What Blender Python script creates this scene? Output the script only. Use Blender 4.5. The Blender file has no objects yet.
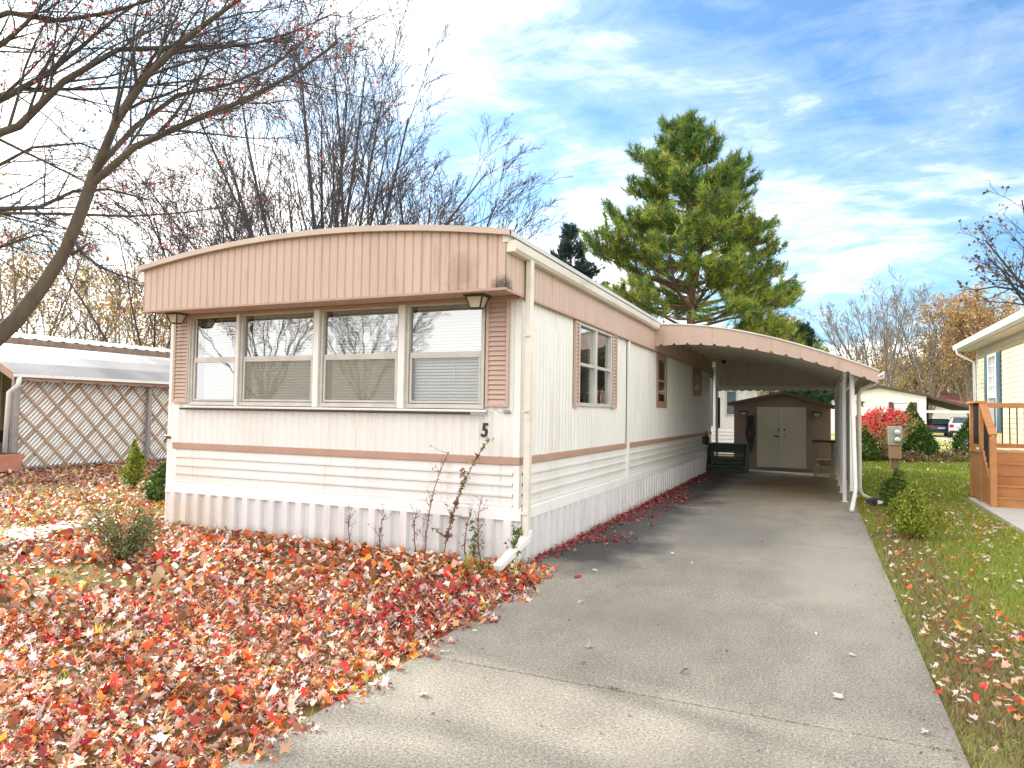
import bpy, math, random
import numpy as np
from mathutils import Matrix, Vector
RNG = np.random.default_rng(7)
random.seed(7)
sc = bpy.context.scene
COL = sc.collection
A = np.array

# ------------------------------------------------------------------ camera
F = 691.26
def _frame():
    a = A([306., -33., -F]); y = a/np.linalg.norm(a)
    b = A([-1562., -4., -F]); x = -b; x = x - y*(x@y); x /= np.linalg.norm(x)
    return A([x, y, np.cross(x, y)])
R = _frame()
CAM = A([2.72, -6.457, 1.5])
cd = bpy.data.cameras.new('camera'); cam = bpy.data.objects.new('camera', cd); COL.objects.link(cam)
cd.sensor_width = 36; cd.lens = F/1024*36; cd.clip_start = .05; cd.clip_end = 3000
M = Matrix.Identity(4)
for i in range(3):
    for j in range(3): M[i][j] = R[i, j]
    M[i][3] = CAM[i]
cam.matrix_world = M
sc.camera = cam
def ray(px, py): return R @ A([px-512., -(py-384.), -F])
def gnd(px, py, z=0.):
    d = ray(px, py); return CAM + d*((z-CAM[2])/d[2])
def onX(px, py, X):
    d = ray(px, py); return CAM + d*((X-CAM[0])/d[0])
def onY(px, py, Y):
    d = ray(px, py); return CAM + d*((Y-CAM[1])/d[1])
def at(px, py, dist):            # point at a given horizontal distance from the camera position
    d = ray(px, py); return CAM + d*(dist/np.hypot(d[0], d[1]))
def proj(P):
    q = (np.atleast_2d(P)-CAM) @ R
    return 512+F*q[:, 0]/-q[:, 2], 384-F*q[:, 1]/-q[:, 2], -q[:, 2]

# ------------------------------------------------------------------ materials
MATS = {}
def nt(name):
    m = bpy.data.materials.new(name); m.use_nodes = True
    t = m.node_tree; b = t.nodes['Principled BSDF']
    return m, t, b
def node(t, kind, **kw):
    n = t.nodes.new(kind)
    for k, v in kw.items():
        if k.startswith('i_'):
            key = k[2:]
            n.inputs[int(key) if key.isdigit() else key.replace('_', ' ')].default_value = v
        else: setattr(n, k, v)
    return n
def ramp(t, fac, stops, interp='LINEAR'):
    r = t.nodes.new('ShaderNodeValToRGB'); r.color_ramp.interpolation = interp
    e = r.color_ramp.elements
    while len(e) < len(stops): e.new(.5)
    for k, (p, c) in enumerate(stops):
        e[k].position = p; e[k].color = (*c, 1) if len(c) == 3 else c
    t.links.new(fac, r.inputs[0]); return r.outputs[0]
def objco(t, scale=(1, 1, 1)):
    tc = t.nodes.new('ShaderNodeTexCoord'); mp = t.nodes.new('ShaderNodeMapping')
    mp.inputs['Scale'].default_value = scale
    g = t.nodes.new('ShaderNodeNewGeometry')
    t.links.new(g.outputs['Position'], mp.inputs[0]); return mp.outputs[0]
def noise(t, co, scale, detail=4, rough=.55, dist=0.):
    n = node(t, 'ShaderNodeTexNoise'); n.inputs['Scale'].default_value = scale
    n.inputs['Detail'].default_value = detail; n.inputs['Roughness'].default_value = rough
    n.inputs['Distortion'].default_value = dist
    t.links.new(co, n.inputs['Vector']); return n.outputs[0]
def mix(t, fac, a, b, mode='MIX'):
    m = node(t, 'ShaderNodeMix', data_type='RGBA', blend_type=mode)
    for s, v in ((0, fac), (6, a), (7, b)):
        if hasattr(v, 'is_linked'): t.links.new(v, m.inputs[s])
        else: m.inputs[s].default_value = (*v, 1) if isinstance(v, tuple) and len(v) == 3 else v
    return m.outputs[2]
def math_(t, op, a, b=None, clamp=False):
    m = node(t, 'ShaderNodeMath', operation=op, use_clamp=clamp)
    for s, v in ((0, a), (1, b)):
        if v is None: continue
        if hasattr(v, 'is_linked'): t.links.new(v, m.inputs[s])
        else: m.inputs[s].default_value = v
    return m.outputs[0]
def bump(t, b, h, strength=.3, dist=.01):
    n = node(t, 'ShaderNodeBump'); n.inputs['Strength'].default_value = strength; n.inputs['Distance'].default_value = dist
    t.links.new(h, n.inputs['Height']); t.links.new(n.outputs[0], b.inputs['Normal'])
def surf(name, c1, c2, scale=(6, 6, 6), nscale=1., rough=.6, metal=0., bumpS=0., fine=40., stain=None, stain_amt=.5, stain_scale=(3, 3, .5)):
    m, t, b = nt(name)
    co = objco(t, scale)
    col = mix(t, ramp(t, noise(t, co, nscale, 5, .6), [(.3, (0,)*3), (.7, (1,)*3)]), c1, c2)
    if stain:
        s = ramp(t, noise(t, objco(t, stain_scale), 1., 6, .65, .4), [(.56, (0,)*3), (.72, (stain_amt,)*3)])
        col = mix(t, s, col, stain)
    t.links.new(col, b.inputs['Base Color'])
    b.inputs['Roughness'].default_value = rough; b.inputs['Metallic'].default_value = metal
    if bumpS: bump(t, b, noise(t, objco(t), fine, 4, .6), bumpS, .01)
    MATS[name] = m; return m
def foliage(name, transl=.35, rough=.6):
    m, t, b = nt(name)
    at_ = node(t, 'ShaderNodeAttribute', attribute_name='Col')
    t.links.new(at_.outputs['Color'], b.inputs['Base Color']); b.inputs['Roughness'].default_value = rough
    b.inputs['Specular IOR Level'].default_value = .3
    tr = node(t, 'ShaderNodeBsdfTranslucent'); t.links.new(at_.outputs['Color'], tr.inputs[0])
    mx = node(t, 'ShaderNodeMixShader'); mx.inputs[0].default_value = transl
    t.links.new(b.outputs[0], mx.inputs[1]); t.links.new(tr.outputs[0], mx.inputs[2])
    t.links.new(mx.outputs[0], t.nodes['Material Output'].inputs[0]); return m

WHITE = surf('white_siding_paint', (.70, .70, .695), (.63, .625, .615), (1.5, 1.5, 1), 1., .42, 0, .08, 9, (.48, .40, .30), .55, (11, 11, .6))
WHITEM = surf('white_trim_paint', (.76, .76, .75), (.69, .69, .68), (2, 2, 2), 1., .4, 0, 0, 25, (.5, .45, .4), .3, (6, 6, 2))
SKIRT = surf('white_skirting_paint', (.70, .70, .71), (.60, .60, .615), (3, 3, .4), 1., .45, 0, .06, 12, (.40, .32, .24), .6, (8, 8, .9))
PINK = surf('dusty_pink_paint', (.50, .37, .31), (.44, .32, .265), (3, 3, .8), 1., .5, 0, .08, 14, (.28, .18, .13), .55, (9, 9, .9))
def add_spot(m, c, r, col, amt, sc_=7.):
    t = m.node_tree; b = t.nodes['Principled BSDF']; src = b.inputs['Base Color'].links[0].from_socket
    co = objco(t); mp = node(t, 'ShaderNodeVectorMath', operation='SUBTRACT'); mp.inputs[1].default_value = c; t.links.new(co, mp.inputs[0])
    dv_ = node(t, 'ShaderNodeVectorMath', operation='DIVIDE'); dv_.inputs[1].default_value = r; t.links.new(mp.outputs[0], dv_.inputs[0])
    ln = node(t, 'ShaderNodeVectorMath', operation='LENGTH'); t.links.new(dv_.outputs[0], ln.inputs[0])
    v = math_(t, 'ADD', ln.outputs['Value'], math_(t, 'MULTIPLY', math_(t, 'SUBTRACT', noise(t, co, sc_, 6, .7), .5), 1.8))
    t.links.new(mix(t, ramp(t, v, [(.3, (amt,)*3), (1., (0,)*3)]), src, col), b.inputs['Base Color'])
add_spot(PINK, (-.02, -.50, 2.70), (.14, .2, .13), (.03, .022, .018), .9)
add_spot(PINK, (-.45, -.50, 2.85), (.22, .2, .28), (.22, .14, .10), .5)
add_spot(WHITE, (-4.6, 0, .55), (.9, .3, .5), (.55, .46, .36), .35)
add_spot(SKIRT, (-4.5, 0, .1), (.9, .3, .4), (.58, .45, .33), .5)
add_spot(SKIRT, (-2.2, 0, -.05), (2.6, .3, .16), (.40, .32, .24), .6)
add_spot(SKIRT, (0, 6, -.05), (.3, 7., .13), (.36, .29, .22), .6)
PINKD = surf('pink_brown_paint', (.42, .265, .205), (.36, .225, .175), (3, 3, 3), 1., .5)
ALU = surf('window_aluminium', (.56, .545, .515), (.44, .425, .40), (5, 5, 5), 1., .45, .1)
GUTTER = surf('gutter_metal', (.70, .67, .61), (.55, .51, .45), (2, .6, 3), 1., .45, 0, 0, 25, (.38, .3, .22), .5, (2, 1, 6))
ROOFM = surf('silver_roof_coating', (.62, .62, .63), (.45, .45, .46), (.8, .3, 1), 1., .5, .2, .1, 8, (.3, .3, .3), .5, (1.5, .4, 1))
DARKM = surf('dark_bronze_metal', (.035, .027, .022), (.055, .04, .03), (9, 9, 9), 1., .45)
BLACK = surf('black_paint', (.012, .012, .013), (.02, .02, .02), (9, 9, 9), 1., .5)
DARKROOM = surf('dim_interior', (.05, .045, .04), (.09, .08, .07), (2, 2, 2), 1., .9)
BLIND = surf('blind_slats', (.84, .83, .79), (.78, .77, .73), (1, 1, 4), 1., .5)
CREAMBLIND = surf('olive_cream_door_paint', (.62, .60, .50), (.54, .52, .43), (2, 2, 2), 1., .55, 0, .05)
CURTAIN = surf('pale_curtain', (.62, .62, .56), (.45, .46, .42), (12, 12, .3), 1., .9)
SHEDW = surf('shed_tan_siding', (.29, .225, .185), (.24, .19, .155), (3, 3, 1), 1., .6, 0, .08)
SHEDROOF = surf('brown_red_shingle', (.16, .075, .055), (.10, .05, .04), (6, 6, 6), 1., .8, 0, .4, 30)
GREENP = surf('dark_green_paint', (.012, .035, .022), (.02, .05, .03), (4, 4, 4), 1., .5)
BARK = surf('grey_brown_bark', (.095, .072, .047), (.05, .039, .03), (9, 9, 2.5), 1., .9, 0, .6, 18, (.10, .11, .05), .4, (3, 3, 1))
BARKD = surf('dark_twig_bark', (.075, .065, .066), (.05, .044, .047), (9, 9, 3), 1., .9, 0, .3, 18)
BARKG = surf('pale_grey_bark', (.22, .19, .165), (.14, .12, .105), (9, 9, 3), 1., .9, 0, .4, 18)
BARKP = surf('orange_brown_pine_bark', (.20, .115, .07), (.09, .055, .04), (9, 9, 3), 1., .9, 0, .7, 14)
WOODO = surf('cedar_deck_wood', (.56, .27, .11), (.44, .185, .07), (2, 14, 5), 1., .55, 0, .1, 40)
WOODL = surf('pale_pine_wood', (.52, .42, .30), (.40, .31, .21), (4, 4, 9), 1., .65, 0, .1)
WOODG = surf('weathered_post_wood', (.33, .24, .16), (.20, .15, .10), (12, 12, 1.5), 1., .8, 0, .3)
LATH = surf('brown_lath_wood', (.46, .33, .24), (.36, .25, .18), (9, 9, 9), 1., .7)
SLATW = surf('white_slat_vinyl', (.86, .86, .86), (.80, .80, .80), (3, 3, 3), 1., .4)
GREYM = surf('grey_steel', (.35, .34, .33), (.26, .25, .25), (8, 8, 8), 1., .45, .5)
PANELG = surf('grey_white_panel', (.34, .34, .33), (.27, .27, .26), (3, 3, 1), 1., .5)
OLIVE = surf('olive_ribbed_siding', (.34, .28, .14), (.28, .23, .11), (5, 5, .5), 1., .55)
MAROON = surf('maroon_stripe_paint', (.06, .02, .028), (.045, .016, .02), (5, 5, 5), 1., .5)
TERRA = surf('terracotta_clay', (.50, .22, .15), (.40, .17, .115), (5, 5, 5), 1., .8, 0, .2)
YELLOWS = surf('cream_lap_siding', (.62, .56, .39), (.57, .51, .35), (1, 1, 2), 1., .5)
BLUESH = surf('slate_blue_shutter', (.045, .105, .155), (.04, .09, .13), (3, 3, 3), 1., .5)
SOFFIT = surf('soffit_beige', (.62, .55, .45), (.55, .48, .40), (3, 3, 3), 1., .6)
CARPAINT = surf('white_car_paint', (.80, .81, .83), (.78, .79, .81), (1, 1, 1), 1., .2)
CARBLUE = surf('dark_blue_car_paint', (.02, .045, .085), (.02, .04, .08), (1, 1, 1), 1., .25)
TYRE = surf('tyre_rubber', (.02, .02, .02), (.03, .03, .03), (9, 9, 9), 1., .8)
RIM = surf('alloy_rim', (.5, .5, .5), (.4, .4, .4), (9, 9, 9), 1., .3, .7)
REDL = surf('red_tail_lens', (.45, .02, .02), (.35, .015, .015), (9, 9, 9), 1., .2)
CARGL = surf('car_window_glass', (.10, .14, .17), (.07, .10, .13), (3, 3, 3), 1., .08)
ROOFRED = surf('red_brown_shingle_roof', (.30, .12, .085), (.23, .09, .065), (4, 4, 4), 1., .85)
METERG = surf('meter_box_grey', (.50, .49, .47), (.42, .41, .39), (6, 6, 6), 1., .5, 0, 0, 25, (.35, .2, .1), .6, (5, 5, 3))
RUST = surf('rusty_plate', (.45, .30, .20), (.36, .22, .14), (9, 9, 9), 1., .75)
LENS = surf('frosted_lamp_glass', (.62, .58, .48), (.5, .47, .40), (6, 6, 6), 1., .25)
PADC = surf('pale_new_concrete', (.60, .58, .54), (.54, .52, .48), (4, 4, 4), 1., .85, 0, .2, 60)
TEALP = surf('teal_plastic', (.03, .30, .22), (.03, .26, .2), (6, 6, 6), 1., .4)
NAVY = surf('navy_matte', (.02, .03, .12), (.02, .025, .10), (6, 6, 6), 1., .8)
STEMB = surf('dry_stalk', (.22, .12, .08), (.16, .085, .06), (9, 9, 9), 1., .9)
LEAFM = foliage('leaf_blades', .3)
LITTER = foliage('fallen_leaf_blades', .12, .45)
NEEDLE = foliage('needle_blades', .2)
GRASSM = foliage('grass_blades', .3)

def glass(name, refl=.16, tint=(.9, .93, .95)):
    m, t, b = nt(name)
    gl = node(t, 'ShaderNodeBsdfGlossy'); gl.inputs['Roughness'].default_value = .015
    gl.inputs['Color'].default_value = (.95, .97, 1, 1)
    tr = node(t, 'ShaderNodeBsdfTransparent'); tr.inputs[0].default_value = (*tint, 1)
    fr = node(t, 'ShaderNodeFresnel'); fr.inputs[0].default_value = 1.55
    f = math_(t, 'ADD', math_(t, 'MULTIPLY', fr.outputs[0], 1.6), refl-.07, True)
    mx = node(t, 'ShaderNodeMixShader'); t.links.new(f, mx.inputs[0])
    t.links.new(tr.outputs[0], mx.inputs[1]); t.links.new(gl.outputs[0], mx.inputs[2])
    h = noise(t, objco(t, (1, 1, 1)), 2.2, 2, .5)
    bn = node(t, 'ShaderNodeBump'); bn.inputs['Strength'].default_value = .02; bn.inputs['Distance'].default_value = .05
    t.links.new(h, bn.inputs['Height']); t.links.new(bn.outputs[0], gl.inputs['Normal'])
    t.links.new(mx.outputs[0], t.nodes['Material Output'].inputs[0]); return m
GLASS = glass('window_glass', .30)
GLASSD = glass('lower_window_glass', .09)
GLASSS = glass('side_window_glass', .22)
def screenmat():
    m, t, b = nt('insect_screen_mesh')
    b.inputs['Base Color'].default_value = (.30, .28, .22, 1); b.inputs['Roughness'].default_value = .8
    tr = node(t, 'ShaderNodeBsdfTransparent'); mx = node(t, 'ShaderNodeMixShader'); mx.inputs[0].default_value = .45
    t.links.new(tr.outputs[0], mx.inputs[1]); t.links.new(b.outputs[0], mx.inputs[2])
    t.links.new(mx.outputs[0], t.nodes['Material Output'].inputs[0]); return m
SCREEN = screenmat()

def concrete():
    m, t, b = nt('driveway_concrete')
    co = objco(t)
    big = noise(t, co, .55, 5, .6, .3)
    mid = noise(t, objco(t, (1, .55, 1)), 2.3, 6, .65, .2)
    fine = noise(t, co, 85, 3, .8)
    fine2 = noise(t, co, 52, 6, .8)
    c = mix(t, ramp(t, big, [(.3, (0,)*3), (.7, (1,)*3)]), (.25, .228, .188), (.425, .39, .32))
    c = mix(t, ramp(t, mid, [(.44, (0,)*3), (.68, (.62,)*3)]), c, (.185, .168, .138))
    c = mix(t, ramp(t, fine, [(.38, (1,)*3), (.56, (0,)*3)]), c, (.11, .095, .07))
    c = mix(t, ramp(t, fine2, [(.50, (0,)*3), (.68, (.62,)*3)]), c, (.58, .55, .48))
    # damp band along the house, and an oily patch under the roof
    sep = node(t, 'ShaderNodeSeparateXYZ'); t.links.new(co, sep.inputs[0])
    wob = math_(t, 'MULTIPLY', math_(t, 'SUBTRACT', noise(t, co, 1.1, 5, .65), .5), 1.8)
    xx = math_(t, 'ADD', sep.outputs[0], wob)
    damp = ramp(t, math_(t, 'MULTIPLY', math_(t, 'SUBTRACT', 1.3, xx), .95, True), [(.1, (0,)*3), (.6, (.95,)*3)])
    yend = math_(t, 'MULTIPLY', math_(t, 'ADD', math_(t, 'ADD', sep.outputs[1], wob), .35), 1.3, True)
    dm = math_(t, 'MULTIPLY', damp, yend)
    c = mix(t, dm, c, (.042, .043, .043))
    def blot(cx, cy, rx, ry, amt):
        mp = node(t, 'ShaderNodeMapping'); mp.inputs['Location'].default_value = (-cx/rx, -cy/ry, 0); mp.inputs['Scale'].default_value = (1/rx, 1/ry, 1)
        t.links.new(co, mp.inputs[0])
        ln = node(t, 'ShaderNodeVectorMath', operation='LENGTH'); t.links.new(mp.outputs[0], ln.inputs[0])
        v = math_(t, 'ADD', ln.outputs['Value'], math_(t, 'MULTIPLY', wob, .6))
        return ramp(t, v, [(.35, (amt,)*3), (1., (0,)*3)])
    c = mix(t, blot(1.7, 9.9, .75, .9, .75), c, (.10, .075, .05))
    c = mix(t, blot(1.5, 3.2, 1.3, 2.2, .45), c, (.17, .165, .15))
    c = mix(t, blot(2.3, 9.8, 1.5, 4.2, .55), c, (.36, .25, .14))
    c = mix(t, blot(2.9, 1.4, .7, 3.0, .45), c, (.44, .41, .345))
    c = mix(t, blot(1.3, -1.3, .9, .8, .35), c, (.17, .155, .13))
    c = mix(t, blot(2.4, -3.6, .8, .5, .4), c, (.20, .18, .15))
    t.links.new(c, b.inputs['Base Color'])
    b.inputs['Roughness'].default_value = .85
    bump(t, b, fine, .5, .004)
    return m
CONC = concrete()
def lawnmat():
    m, t, b = nt('lawn_ground')
    co = objco(t)
    n1 = noise(t, co, .8, 6, .65, .3); n2 = noise(t, co, 14, 5, .7)
    g = mix(t, ramp(t, n2, [(.3, (0,)*3), (.7, (1,)*3)]), (.16, .20, .03), (.29, .31, .07))
    g = mix(t, ramp(t, n1, [(.48, (0,)*3), (.75, (.7,)*3)]), g, (.17, .14, .06))
    sep = node(t, 'ShaderNodeSeparateXYZ'); t.links.new(co, sep.inputs[0])
    far = ramp(t, math_(t, 'MULTIPLY', math_(t, 'ADD', sep.outputs[1], math_(t, 'MULTIPLY', n1, 3.)), .02, True), [(.50, (0,)*3), (.58, (1,)*3)])
    fy = mix(t, ramp(t, noise(t, objco(t, (1, .25, 1)), .6, 6, .7), [(.35, (0,)*3), (.65, (1,)*3)]), (.30, .30, .075), (.42, .36, .10))
    g = mix(t, far, g, fy)
    # leaf mould on the left lawn
    lf = ramp(t, math_(t, 'MULTIPLY', math_(t, 'SUBTRACT', .9, sep.outputs[0]), .5, True), [(.1, (0,)*3), (.3, (.75,)*3)])
    lf = math_(t, 'MULTIPLY', lf, ramp(t, noise(t, co, 1.6, 5, .6), [(.25, (0,)*3), (.45, (1,)*3)]))
    lf = math_(t, 'MULTIPLY', lf, math_(t, 'SUBTRACT', 1., far, True))
    lc = mix(t, noise(t, co, 30, 4, .7), (.06, .028, .016), (.24, .10, .05))
    g = mix(t, lf, g, lc)
    t.links.new(g, b.inputs['Base Color']); b.inputs['Roughness'].default_value = .95
    bump(t, b, n2, .6, .03)
    return m
LAWN = lawnmat()

# ------------------------------------------------------------------ object helpers
def wloc(p):
    v = A([0., 0., 0.])
    while p is not None:
        v = v + A(p.location); p = p.parent
    return v
def tag(o, label=None, cat=None, group=None, kind=None):
    if label: o['label'] = label
    if cat: o['category'] = cat
    if group: o['group'] = group
    if kind: o['kind'] = kind
    return o
def thing(name, label, cat, loc=(0, 0, 0), group=None):
    o = bpy.data.objects.new(name, None); COL.objects.link(o); o.location = [float(v) for v in loc]
    o.empty_display_size = .1
    return tag(o, label, cat, group)
def link(me, name, mat, parent=None):
    o = bpy.data.objects.new(name, me); COL.objects.link(o)
    for m in (mat if isinstance(mat, (list, tuple)) else [mat]): me.materials.append(m)
    if parent is not None: o.parent = parent
    return o
def arr_mesh(name, V, Fa, cols=None, smooth=False):
    """V (n,3); Fa (m,k) all faces of k corners, or list of such arrays"""
    me = bpy.data.meshes.new(name)
    Fs = Fa if isinstance(Fa, list) else [Fa]
    Fs = [f for f in Fs if len(f)]
    me.vertices.add(len(V)); me.vertices.foreach_set('co', np.ascontiguousarray(V, dtype=np.float32).ravel())
    nl = sum(f.size for f in Fs); nf = sum(len(f) for f in Fs)
    me.loops.add(nl); me.loops.foreach_set('vertex_index', np.concatenate([f.ravel() for f in Fs]).astype(np.int32))
    tot = np.concatenate([np.full(len(f), f.shape[1]) for f in Fs])
    me.polygons.add(nf); me.polygons.foreach_set('loop_start', np.concatenate([[0], np.cumsum(tot)[:-1]]).astype(np.int32))
    me.update(calc_edges=True); me.validate()
    if smooth: me.polygons.foreach_set('use_smooth', np.ones(len(me.polygons), dtype=bool))
    if cols is not None:
        ca = me.color_attributes.new('Col', 'FLOAT_COLOR', 'POINT')
        c4 = np.ones((len(V), 4), dtype=np.float32); c4[:, :3] = cols
        ca.data.foreach_set('color', c4.ravel())
    return me

class MB:
    def __init__(s): s.v = []; s.f = []
    def add(s, vs, fs):
        o = len(s.v); s.v += [tuple(float(c) for c in v) for v in vs]; s.f += [tuple(i+o for i in f) for f in fs]; return s
    def box(s, x0, x1, y0, y1, z0, z1):
        return s.add([(x0, y0, z0), (x1, y0, z0), (x1, y1, z0), (x0, y1, z0), (x0, y0, z1), (x1, y0, z1), (x1, y1, z1), (x0, y1, z1)],
                     [(0, 3, 2, 1), (4, 5, 6, 7), (0, 1, 5, 4), (1, 2, 6, 5), (2, 3, 7, 6), (3, 0, 4, 7)])
    def bar(s, a, b, w, h, up=(0, 0, 1)):           # rectangular bar from a to b
        a = A(a, float); b = A(b, float); d = b-a; d /= np.linalg.norm(d)
        u = np.cross(A(up, float), d)
        if np.linalg.norm(u) < 1e-5: u = np.cross(A([1., 0, 0]), d)
        u /= np.linalg.norm(u); n = np.cross(d, u)
        vs = []
        for p in (a, b):
            for su, sn in ((-1, -1), (1, -1), (1, 1), (-1, 1)): vs.append(p+u*su*w/2+n*sn*h/2)
        return s.add(vs, [(0, 3, 2, 1), (4, 5, 6, 7), (0, 1, 5, 4), (1, 2, 6, 5), (2, 3, 7, 6), (3, 0, 4, 7)])
    def tube(s, pts, r, n=8, caps=True):
        pts = [A(p, float) for p in pts]; K = len(pts)
        rs = r if isinstance(r, (list, tuple)) else [r]*K
        vs = []; prev = None
        for k, p in enumerate(pts):
            d = pts[min(k+1, K-1)]-pts[max(k-1, 0)]; d /= np.linalg.norm(d)
            if prev is None:
                u = np.cross(d, A([0, 0, 1.])) if abs(d[2]) < .9 else np.cross(d, A([1., 0, 0]))
            else: u = prev-d*(prev@d)
            u /= np.linalg.norm(u); prev = u; w = np.cross(d, u)
            for i in range(n):
                a = 2*math.pi*(i+.5)/n; vs.append(p+rs[k]*(math.cos(a)*u+math.sin(a)*w))
        fs = [(k*n+i, k*n+(i+1) % n, (k+1)*n+(i+1) % n, (k+1)*n+i) for k in range(K-1) for i in range(n)]
        if caps: fs += [tuple(range(n))[::-1], tuple(range((K-1)*n, K*n))]
        return s.add(vs, fs)
    def prism(s, poly, axis, a0, a1):               # poly 2D in the two other axes
        n = len(poly); vs = []
        for a in (a0, a1):
            for p in poly:
                vs.append({'x': (a, p[0], p[1]), 'y': (p[0], a, p[1]), 'z': (p[0], p[1], a)}[axis])
        return s.add(vs, [tuple(range(n))[::-1], tuple(range(n, 2*n))]+[(i, (i+1) % n, n+(i+1) % n, n+i) for i in range(n)])
    def sphere(s, c, r, nu=12, nv=8, sz=1.):
        vs = [(c[0]+r*math.sin(math.pi*j/nv)*math.cos(2*math.pi*i/nu), c[1]+r*math.sin(math.pi*j/nv)*math.sin(2*math.pi*i/nu), c[2]+sz*r*math.cos(math.pi*j/nv)) for j in range(nv+1) for i in range(nu)]
        return s.add(vs, [(j*nu+i, (j+1)*nu+i, (j+1)*nu+(i+1) % nu, j*nu+(i+1) % nu) for j in range(nv) for i in range(nu)])
    def build(s, name, mat, parent=None, bevel=0., smooth=False):
        off = wloc(parent)
        me = bpy.data.meshes.new(name)
        me.from_pydata([tuple(A(v)-off) for v in s.v], [], s.f); me.validate(); me.update()
        if smooth:
            for p in me.polygons: p.use_smooth = True
        o = link(me, name, mat, parent)
        if bevel:
            b = o.modifiers.new('bevel', 'BEVEL'); b.width = bevel; b.segments = 2; b.limit_method = 'ANGLE'
        return o

def place(axis, plane, u, d, z):
    return {'x': (u, plane-d, z), 'y': (plane+d, u, z), 'Y': (plane-d, u, z)}[axis]
def ribs(mb, axis, plane, u0, u1, z0, z1, period, prof, zfun=None, jit=0.):
    """vertical ribbed sheet; prof = [(fraction, depth)...]"""
    us = []
    n = int(math.ceil((u1-u0)/period))
    for k in range(n):
        for fr, d in prof:
            u = u0+(k+fr)*period
            if u < u1: us.append((u, d))
    us.append((u1, prof[0][1]))
    vs = []
    for u, d in us:
        vs.append(place(axis, plane, u, d, z0(u) if callable(z0) else z0))
        vs.append(place(axis, plane, u, d, zfun(u) if zfun else z1))
    mb.add(vs, [(2*i, 2*i+2, 2*i+3, 2*i+1) for i in range(len(us)-1)])
    return mb
def laps(mb, axis, plane, u0, u1, z0, z1, n, out):
    h = (z1-z0)/n; zs = []
    for k in range(n):
        zs += [(z0+k*h, .0), (z0+k*h+.002, out), (z0+k*h+.22*h, out), (z0+k*h+.34*h, out*.45), (z0+(k+1)*h-.002, out*.12)]
    zs.append((z1, 0.))
    vs = []
    for z, d in zs: vs += [place(axis, plane, u0, d, z), place(axis, plane, u1, d, z)]
    mb.add(vs, [(2*i, 2*i+1, 2*i+3, 2*i+2) for i in range(len(zs)-1)])
    return mb
def clap(mb, axis, plane, u0, u1, z0, z1, expo, out):      # plain lap siding
    n = int(round((z1-z0)/expo)); h = (z1-z0)/n; zs = []
    for k in range(n): zs += [(z0+k*h, out), (z0+(k+1)*h-.004, .002)]
    vs = []
    for z, d in zs: vs += [place(axis, plane, u0, d, z), place(axis, plane, u1, d, z)]
    mb.add(vs, [(2*i, 2*i+1, 2*i+3, 2*i+2) for i in range(len(zs)-1)])
    return mb

# ------------------------------------------------------------------ foliage helpers
def leaf_quads(P, size, cols, rng, aspect=.6, flat=0.):
    """4-vert bent leaves at P (n,3)"""
    n = len(P); sz = np.asarray(size)*np.ones(n)
    d = rng.normal(size=(n, 3)); d[:, 2] *= (1-flat); d /= np.linalg.norm(d, axis=1)[:, None]
    u = np.cross(d, rng.normal(size=(n, 3))); u /= np.linalg.norm(u, axis=1)[:, None]
    w = np.cross(d, u)
    L = sz[:, None]*d; W = sz[:, None]*aspect*.5*u; up = sz[:, None]*.18*w
    V = np.stack([P-L*.5, P+W+up, P+L*.5, P-W+up], 1).reshape(-1, 3)
    b = np.arange(n)[:, None]*4
    Fa = np.concatenate([b+A([[0, 1, 2]]), b+A([[0, 2, 3]])])
    return V, Fa, np.repeat(cols, 4, 0)
def pick(cols, w, n, rng, var=.18):
    cols = A(cols, float); w = A(w, float); i = rng.choice(len(cols), n, p=w/w.sum())
    c = cols[i]*(1+rng.normal(0, var, (n, 1)))*(1+rng.normal(0, var*.3, (n, 3)))
    return np.clip(c, .004, .9)
def merge(parts):
    Vs, Fs, Cs = [], [], []; o = 0
    for V, Fa, C in parts:
        Vs.append(V); Fs.append(Fa+o); Cs.append(C); o += len(V)
    return np.concatenate(Vs), np.concatenate(Fs), np.concatenate(Cs)

class Twigs:
    """batch of tapered polylines of K points"""
    K = 6
    def __init__(s): s.P = {}; s.r = {}
    def add(s, pts, radii, sides):
        s.P.setdefault(sides, []).append(pts); s.r.setdefault(sides, []).append(radii)
    def mesh(s, name, off):
        Vs, Fs = [], []; o = 0
        for n in s.P:
            P = A(s.P[n]); r = A(s.r[n]); N, K = r.shape
            T = np.gradient(P, axis=1); T /= np.linalg.norm(T, axis=2)[..., None]+1e-9
            ref = np.where(np.abs(T[:, :1, 2:3]) < .8, A([0, 0, 1.]), A([1., 0, 0]))
            u = np.cross(T, np.broadcast_to(ref, T.shape)); u /= np.linalg.norm(u, axis=2)[..., None]+1e-9
            w = np.cross(T, u)
            a = 2*np.pi*np.arange(n)/n
            V = P[:, :, None]+r[:, :, None, None]*(np.cos(a)[None, None, :, None]*u[:, :, None]+np.sin(a)[None, None, :, None]*w[:, :, None])
            idx = np.arange(N*K*n).reshape(N, K, n)
            q = np.stack([idx[:, :-1], np.roll(idx, -1, 2)[:, :-1], np.roll(idx, -1, 2)[:, 1:], idx[:, 1:]], -1).reshape(-1, 4)
            Vs.append(V.reshape(-1, 3)); Fs.append(q+o); o += N*K*n
        return arr_mesh(name, np.concatenate(Vs)-off, np.concatenate(Fs), smooth=True)
def resample(pts, K=6):
    pts = A(pts, float); s = np.concatenate([[0], np.cumsum(np.linalg.norm(np.diff(pts, axis=0), axis=1))])
    t = np.linspace(0, s[-1], K)
    return np.stack([np.interp(t, s, pts[:, i]) for i in range(3)], 1)
def norm(v): return v/(np.linalg.norm(v)+1e-9)
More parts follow.
